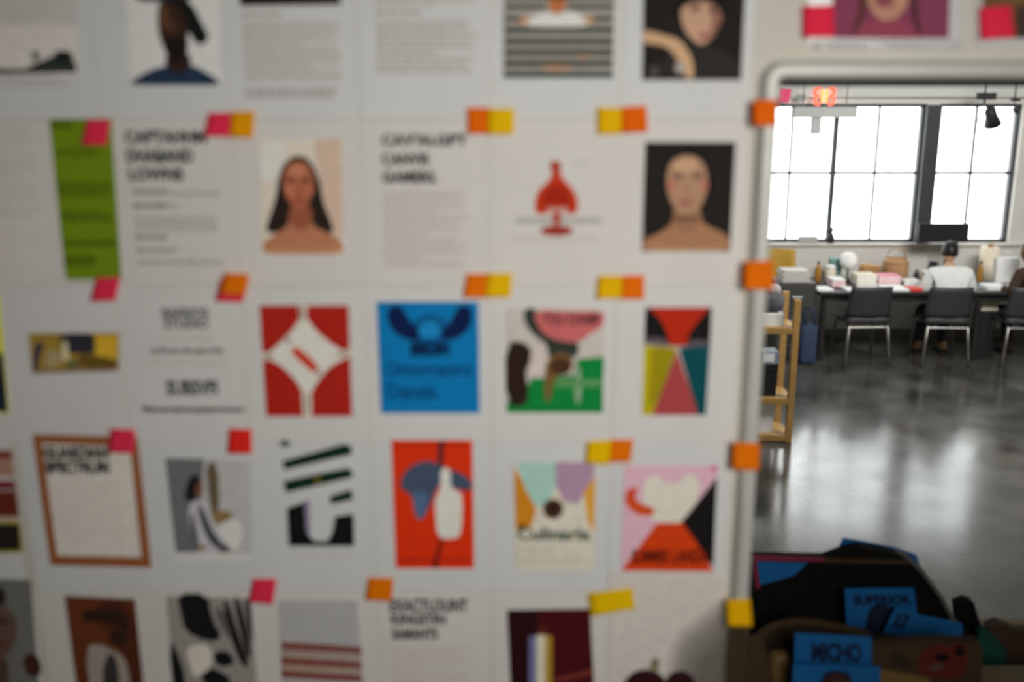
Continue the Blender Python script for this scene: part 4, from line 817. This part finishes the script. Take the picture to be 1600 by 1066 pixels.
# duct with drop pipe in front of the window heads
DY = YF - .30
a, b = at(1239, 175, DY), at(1336, 175, DY); z0, z1 = at(1280, 184, DY).z, at(1280, 167, DY).z
e = empty('ceiling_duct', ((a.x + b.x) / 2, DY, z0)); tag(e, 'grey sheet metal duct hanging before the left window head', 'duct'); m_duct = M('duct_grey', (0.45, 0.46, 0.45), 0.6, 0.05, 6)
B().box((a.x - e.location.x, -.08, 0), (b.x - e.location.x, .08, z1 - z0), .006).build('body', m_duct, e); q = at(1275, 190, DY)
B().box((q.x - e.location.x - .045, -.05, at(1275, 210, DY).z - z0), (q.x - e.location.x + .045, .05, .01), .004).build('drop_pipe', m_duct, e)
for xx in (a.x + .1, b.x - .1): B().tube([(xx - e.location.x, 0, z1 - z0 - .01), (xx - e.location.x, 0, ZC - z0)], .006, 6).build('hanger_rod', m_chrome, e)
# black spotlights on a track
def spot(px, py, label, s=1.0, tilt=25):
    Y = YF - .55; c = at(px, py, Y); e = empty('spotlight', (c.x, Y, c.z)); tag(e, label, 'spotlight')
    hd = B().lathe([(.03 * s, .10 * s), (.055 * s, .08 * s), (.06 * s, 0), (.09 * s, -.10 * s), (.082 * s, -.10 * s), (.05 * s, -.02 * s), (0, -.02 * s)], (0, 0, 0), 16).build('lamp_head', m_black, e, smooth=True); hd.rotation_euler = (R(20), R(-tilt), 0)
    B().tube([(-.02 * s, 0, .06 * s), (-.09 * s, 0, .13 * s), (-.09 * s, 0, .20 * s)], .012 * s, 6).build('arm', m_black, e); B().box((-.17 * s, -.03, .17 * s), (.02 * s, .03, .24 * s), .006).build('mount', m_black, e); B().tube([(-.09 * s, 0, .22 * s), (-.09 * s, 0, ZC - c.z)], .008, 6).build('drop_rod', m_black, e)
    return e
sp = spot(1549, 182, 'black spotlight hanging before the right window', 1.0)
B().tube([(-.06, 0, .05), (-.13, 0, -.03), (-.16, 0, -.14), (-.22, 0, -.24), (-.34, 0, -.30), (-.44, 0, -.31)], .005, 6).build('cable', m_black, sp, smooth=True)
spot(1590, 170, 'small black spotlight at the right picture edge', .45, -40)

# ------------------------------------------------------------------ bench with bags just behind the opening
BZ = 1.10
e = empty('bench', (1.0, 0.12, 0)); tag(e, 'plain bench behind the opening that carries the bags', 'bench'); m_bench = M('bench_ply', (0.30, 0.21, 0.10), 0.6, 0.1, 10)
B().box((-.65, 0, BZ - .03), (1.1, .95, BZ), .004).build('bench_top', m_bench, e)
for xx in (-.62, 1.07):
    for yy in (.03, .92): B().box((xx - .025, yy - .025, 0), (xx + .025, yy + .025, BZ - .03)).build('leg', m_bench, e)
def outline(pts, Y, dep, base): return [Vector(at(p[0], p[1], Y)) - base for p in pts]
def slab(name, pts, Y, dep, mat, parent, base, sm=0, down=None):
    """solid of true depth whose front face has this outline; down = floor height for the two last points"""
    if sm: pts = smooth(pts, sm)
    w_ = outline(pts, Y, dep, base)
    if down is not None:
        for p in w_:
            if p.z + base.z < down or p.z + base.z < down + .02: p.z = down - base.z
    return B().prism(w_, (0, dep, 0)).build(name, mat, parent)
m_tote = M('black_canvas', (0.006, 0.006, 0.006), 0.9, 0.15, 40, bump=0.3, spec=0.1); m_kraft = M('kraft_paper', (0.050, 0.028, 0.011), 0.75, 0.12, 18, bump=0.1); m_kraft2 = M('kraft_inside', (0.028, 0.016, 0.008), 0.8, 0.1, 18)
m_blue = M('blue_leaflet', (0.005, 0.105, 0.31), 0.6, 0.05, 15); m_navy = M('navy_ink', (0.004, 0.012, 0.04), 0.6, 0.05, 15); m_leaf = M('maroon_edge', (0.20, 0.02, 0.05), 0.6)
def low(Y): return [(1540, 1190), (1175, 1190)]
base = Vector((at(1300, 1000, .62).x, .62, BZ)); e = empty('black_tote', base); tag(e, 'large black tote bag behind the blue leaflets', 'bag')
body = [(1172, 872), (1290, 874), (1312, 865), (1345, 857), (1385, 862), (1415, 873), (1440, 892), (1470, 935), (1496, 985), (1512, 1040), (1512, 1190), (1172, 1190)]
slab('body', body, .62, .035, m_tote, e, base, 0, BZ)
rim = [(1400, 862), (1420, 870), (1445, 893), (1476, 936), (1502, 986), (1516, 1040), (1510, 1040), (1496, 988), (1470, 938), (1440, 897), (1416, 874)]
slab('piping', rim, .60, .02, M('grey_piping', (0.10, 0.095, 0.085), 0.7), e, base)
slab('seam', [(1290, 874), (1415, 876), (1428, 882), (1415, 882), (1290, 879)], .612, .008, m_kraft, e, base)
def leaflet(pts, Y, label, txt=None, sm=0, lean=.0):
    b0 = at(pts[0][0], pts[0][1], Y); o = B().prism([at(p[0], p[1], Y) - b0 for p in pts], (0, .003, 0)).build('leaflet', m_blue, None, b0); tag(o, label, 'leaflet', 'blue leaflets among the bags')
    if txt:
        for body_, q in txt:
            cu = bpy.data.curves.new('t', 'FONT'); cu.body = body_; cu.offset = .05; cu.resolution_u = 3; ob = bpy.data.objects.new('t', cu); me = bpy.data.meshes.new_from_object(ob); xs = [v.co.x for v in me.vertices]; ys = [v.co.y for v in me.vertices]
            for v in me.vertices:
                u = (v.co.x - xs_min(xs)) / (xs_max(xs) - xs_min(xs)); w_ = (v.co.y - xs_min(ys)) / (xs_max(ys) - xs_min(ys))
                x_ = (q[3][0] * (1 - u) + q[2][0] * u) * (1 - w_) + (q[0][0] * (1 - u) + q[1][0] * u) * w_; y_ = (q[3][1] * (1 - u) + q[2][1] * u) * (1 - w_) + (q[0][1] * (1 - u) + q[1][1] * u) * w_
                v.co = at(x_, y_, Y) - b0 + Vector((0, -.0012, 0))
            link('lettering', me, m_navy, o); bpy.data.objects.remove(ob); bpy.data.curves.remove(cu)
    return o
xs_min = lambda l: min(l)
xs_max = lambda l: max(l)
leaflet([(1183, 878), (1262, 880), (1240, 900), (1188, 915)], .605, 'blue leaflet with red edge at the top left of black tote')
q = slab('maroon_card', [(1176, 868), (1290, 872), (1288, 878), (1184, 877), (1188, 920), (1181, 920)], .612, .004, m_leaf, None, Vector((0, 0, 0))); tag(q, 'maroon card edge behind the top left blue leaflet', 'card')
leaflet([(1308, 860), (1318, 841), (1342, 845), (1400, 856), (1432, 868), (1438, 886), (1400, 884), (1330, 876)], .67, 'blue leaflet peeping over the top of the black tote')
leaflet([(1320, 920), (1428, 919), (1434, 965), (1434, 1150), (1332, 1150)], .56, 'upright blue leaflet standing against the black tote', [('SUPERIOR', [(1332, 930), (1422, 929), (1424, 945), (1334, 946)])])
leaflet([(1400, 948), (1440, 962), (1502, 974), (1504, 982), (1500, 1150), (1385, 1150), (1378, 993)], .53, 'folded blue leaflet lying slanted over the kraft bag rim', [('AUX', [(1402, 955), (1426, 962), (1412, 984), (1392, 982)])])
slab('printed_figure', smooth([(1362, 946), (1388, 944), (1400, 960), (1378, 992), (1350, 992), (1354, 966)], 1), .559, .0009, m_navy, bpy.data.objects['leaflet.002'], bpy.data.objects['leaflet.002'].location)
# kraft bag, open at the top
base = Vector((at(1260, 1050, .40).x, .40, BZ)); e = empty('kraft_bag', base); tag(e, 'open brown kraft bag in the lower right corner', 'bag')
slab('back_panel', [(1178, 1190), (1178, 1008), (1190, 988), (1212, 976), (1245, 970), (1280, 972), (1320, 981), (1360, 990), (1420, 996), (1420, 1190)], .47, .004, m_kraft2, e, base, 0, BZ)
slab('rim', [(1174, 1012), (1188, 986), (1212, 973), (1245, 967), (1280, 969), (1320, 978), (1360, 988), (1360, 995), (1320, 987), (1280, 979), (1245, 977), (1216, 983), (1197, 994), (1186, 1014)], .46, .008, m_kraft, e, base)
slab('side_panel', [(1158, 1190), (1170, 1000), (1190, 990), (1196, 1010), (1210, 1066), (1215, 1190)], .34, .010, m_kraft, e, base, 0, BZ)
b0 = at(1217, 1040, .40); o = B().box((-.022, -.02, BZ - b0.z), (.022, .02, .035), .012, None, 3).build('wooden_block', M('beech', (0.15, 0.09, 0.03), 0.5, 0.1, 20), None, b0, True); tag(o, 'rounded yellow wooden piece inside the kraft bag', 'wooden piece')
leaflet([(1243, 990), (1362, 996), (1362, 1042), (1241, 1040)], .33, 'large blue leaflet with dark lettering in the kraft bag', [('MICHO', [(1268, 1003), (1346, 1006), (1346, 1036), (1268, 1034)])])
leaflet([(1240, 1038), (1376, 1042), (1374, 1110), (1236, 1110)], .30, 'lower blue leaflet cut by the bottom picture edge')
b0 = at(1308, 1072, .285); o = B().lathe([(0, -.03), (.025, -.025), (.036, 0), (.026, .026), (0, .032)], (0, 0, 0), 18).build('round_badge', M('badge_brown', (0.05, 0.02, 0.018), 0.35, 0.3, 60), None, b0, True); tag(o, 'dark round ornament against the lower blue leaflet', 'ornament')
# printed kraft carton
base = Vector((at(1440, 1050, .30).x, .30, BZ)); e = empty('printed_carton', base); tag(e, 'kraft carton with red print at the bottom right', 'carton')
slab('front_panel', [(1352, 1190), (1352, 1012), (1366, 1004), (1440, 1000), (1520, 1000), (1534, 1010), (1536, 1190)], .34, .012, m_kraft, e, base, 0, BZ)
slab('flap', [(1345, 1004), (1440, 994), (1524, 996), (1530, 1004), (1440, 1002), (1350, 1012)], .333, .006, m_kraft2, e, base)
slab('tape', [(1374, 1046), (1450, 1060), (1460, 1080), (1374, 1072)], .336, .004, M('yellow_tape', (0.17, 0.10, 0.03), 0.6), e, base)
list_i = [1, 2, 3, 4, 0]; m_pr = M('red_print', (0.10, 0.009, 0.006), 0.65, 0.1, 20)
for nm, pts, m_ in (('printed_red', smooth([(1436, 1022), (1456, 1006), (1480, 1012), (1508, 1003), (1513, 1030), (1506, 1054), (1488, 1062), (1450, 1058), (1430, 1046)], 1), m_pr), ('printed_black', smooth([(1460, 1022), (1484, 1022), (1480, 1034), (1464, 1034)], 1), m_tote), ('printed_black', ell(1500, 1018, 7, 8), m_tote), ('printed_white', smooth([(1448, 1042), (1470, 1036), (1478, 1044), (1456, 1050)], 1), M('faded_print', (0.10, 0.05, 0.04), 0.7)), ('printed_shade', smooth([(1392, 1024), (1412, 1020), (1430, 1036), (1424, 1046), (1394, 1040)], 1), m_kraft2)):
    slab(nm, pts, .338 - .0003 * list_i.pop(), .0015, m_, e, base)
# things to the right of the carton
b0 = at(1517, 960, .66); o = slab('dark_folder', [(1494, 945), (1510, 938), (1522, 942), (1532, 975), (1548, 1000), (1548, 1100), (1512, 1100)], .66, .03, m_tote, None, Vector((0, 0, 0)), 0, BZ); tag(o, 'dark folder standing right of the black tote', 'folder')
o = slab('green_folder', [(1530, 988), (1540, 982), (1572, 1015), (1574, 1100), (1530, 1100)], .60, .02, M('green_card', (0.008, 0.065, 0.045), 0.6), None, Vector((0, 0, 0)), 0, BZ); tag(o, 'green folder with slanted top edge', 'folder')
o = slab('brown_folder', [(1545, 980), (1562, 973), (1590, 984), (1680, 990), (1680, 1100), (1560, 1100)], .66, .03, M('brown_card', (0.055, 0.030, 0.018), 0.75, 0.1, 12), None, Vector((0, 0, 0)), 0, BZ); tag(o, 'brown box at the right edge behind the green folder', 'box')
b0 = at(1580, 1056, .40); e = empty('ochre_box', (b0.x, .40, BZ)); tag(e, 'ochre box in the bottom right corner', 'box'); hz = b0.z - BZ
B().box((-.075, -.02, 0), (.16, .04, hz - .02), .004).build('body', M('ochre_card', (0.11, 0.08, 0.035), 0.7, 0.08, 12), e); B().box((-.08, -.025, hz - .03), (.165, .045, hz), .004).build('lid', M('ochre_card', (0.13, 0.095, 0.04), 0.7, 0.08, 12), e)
# added brown strip on the lower frame, stands in for the kraft bag's side
zt = at(1160, 978, -.03).z; o = B().box((X_OPEN - .032, -.0275, ZB + .05), (X_OPEN + .002, -.0262, zt), .0005, seg=1).build('brown_strip', m_kraft, None, (0, 0, 0)); tag(o, 'brown strip added over the lower metal frame', 'tape')
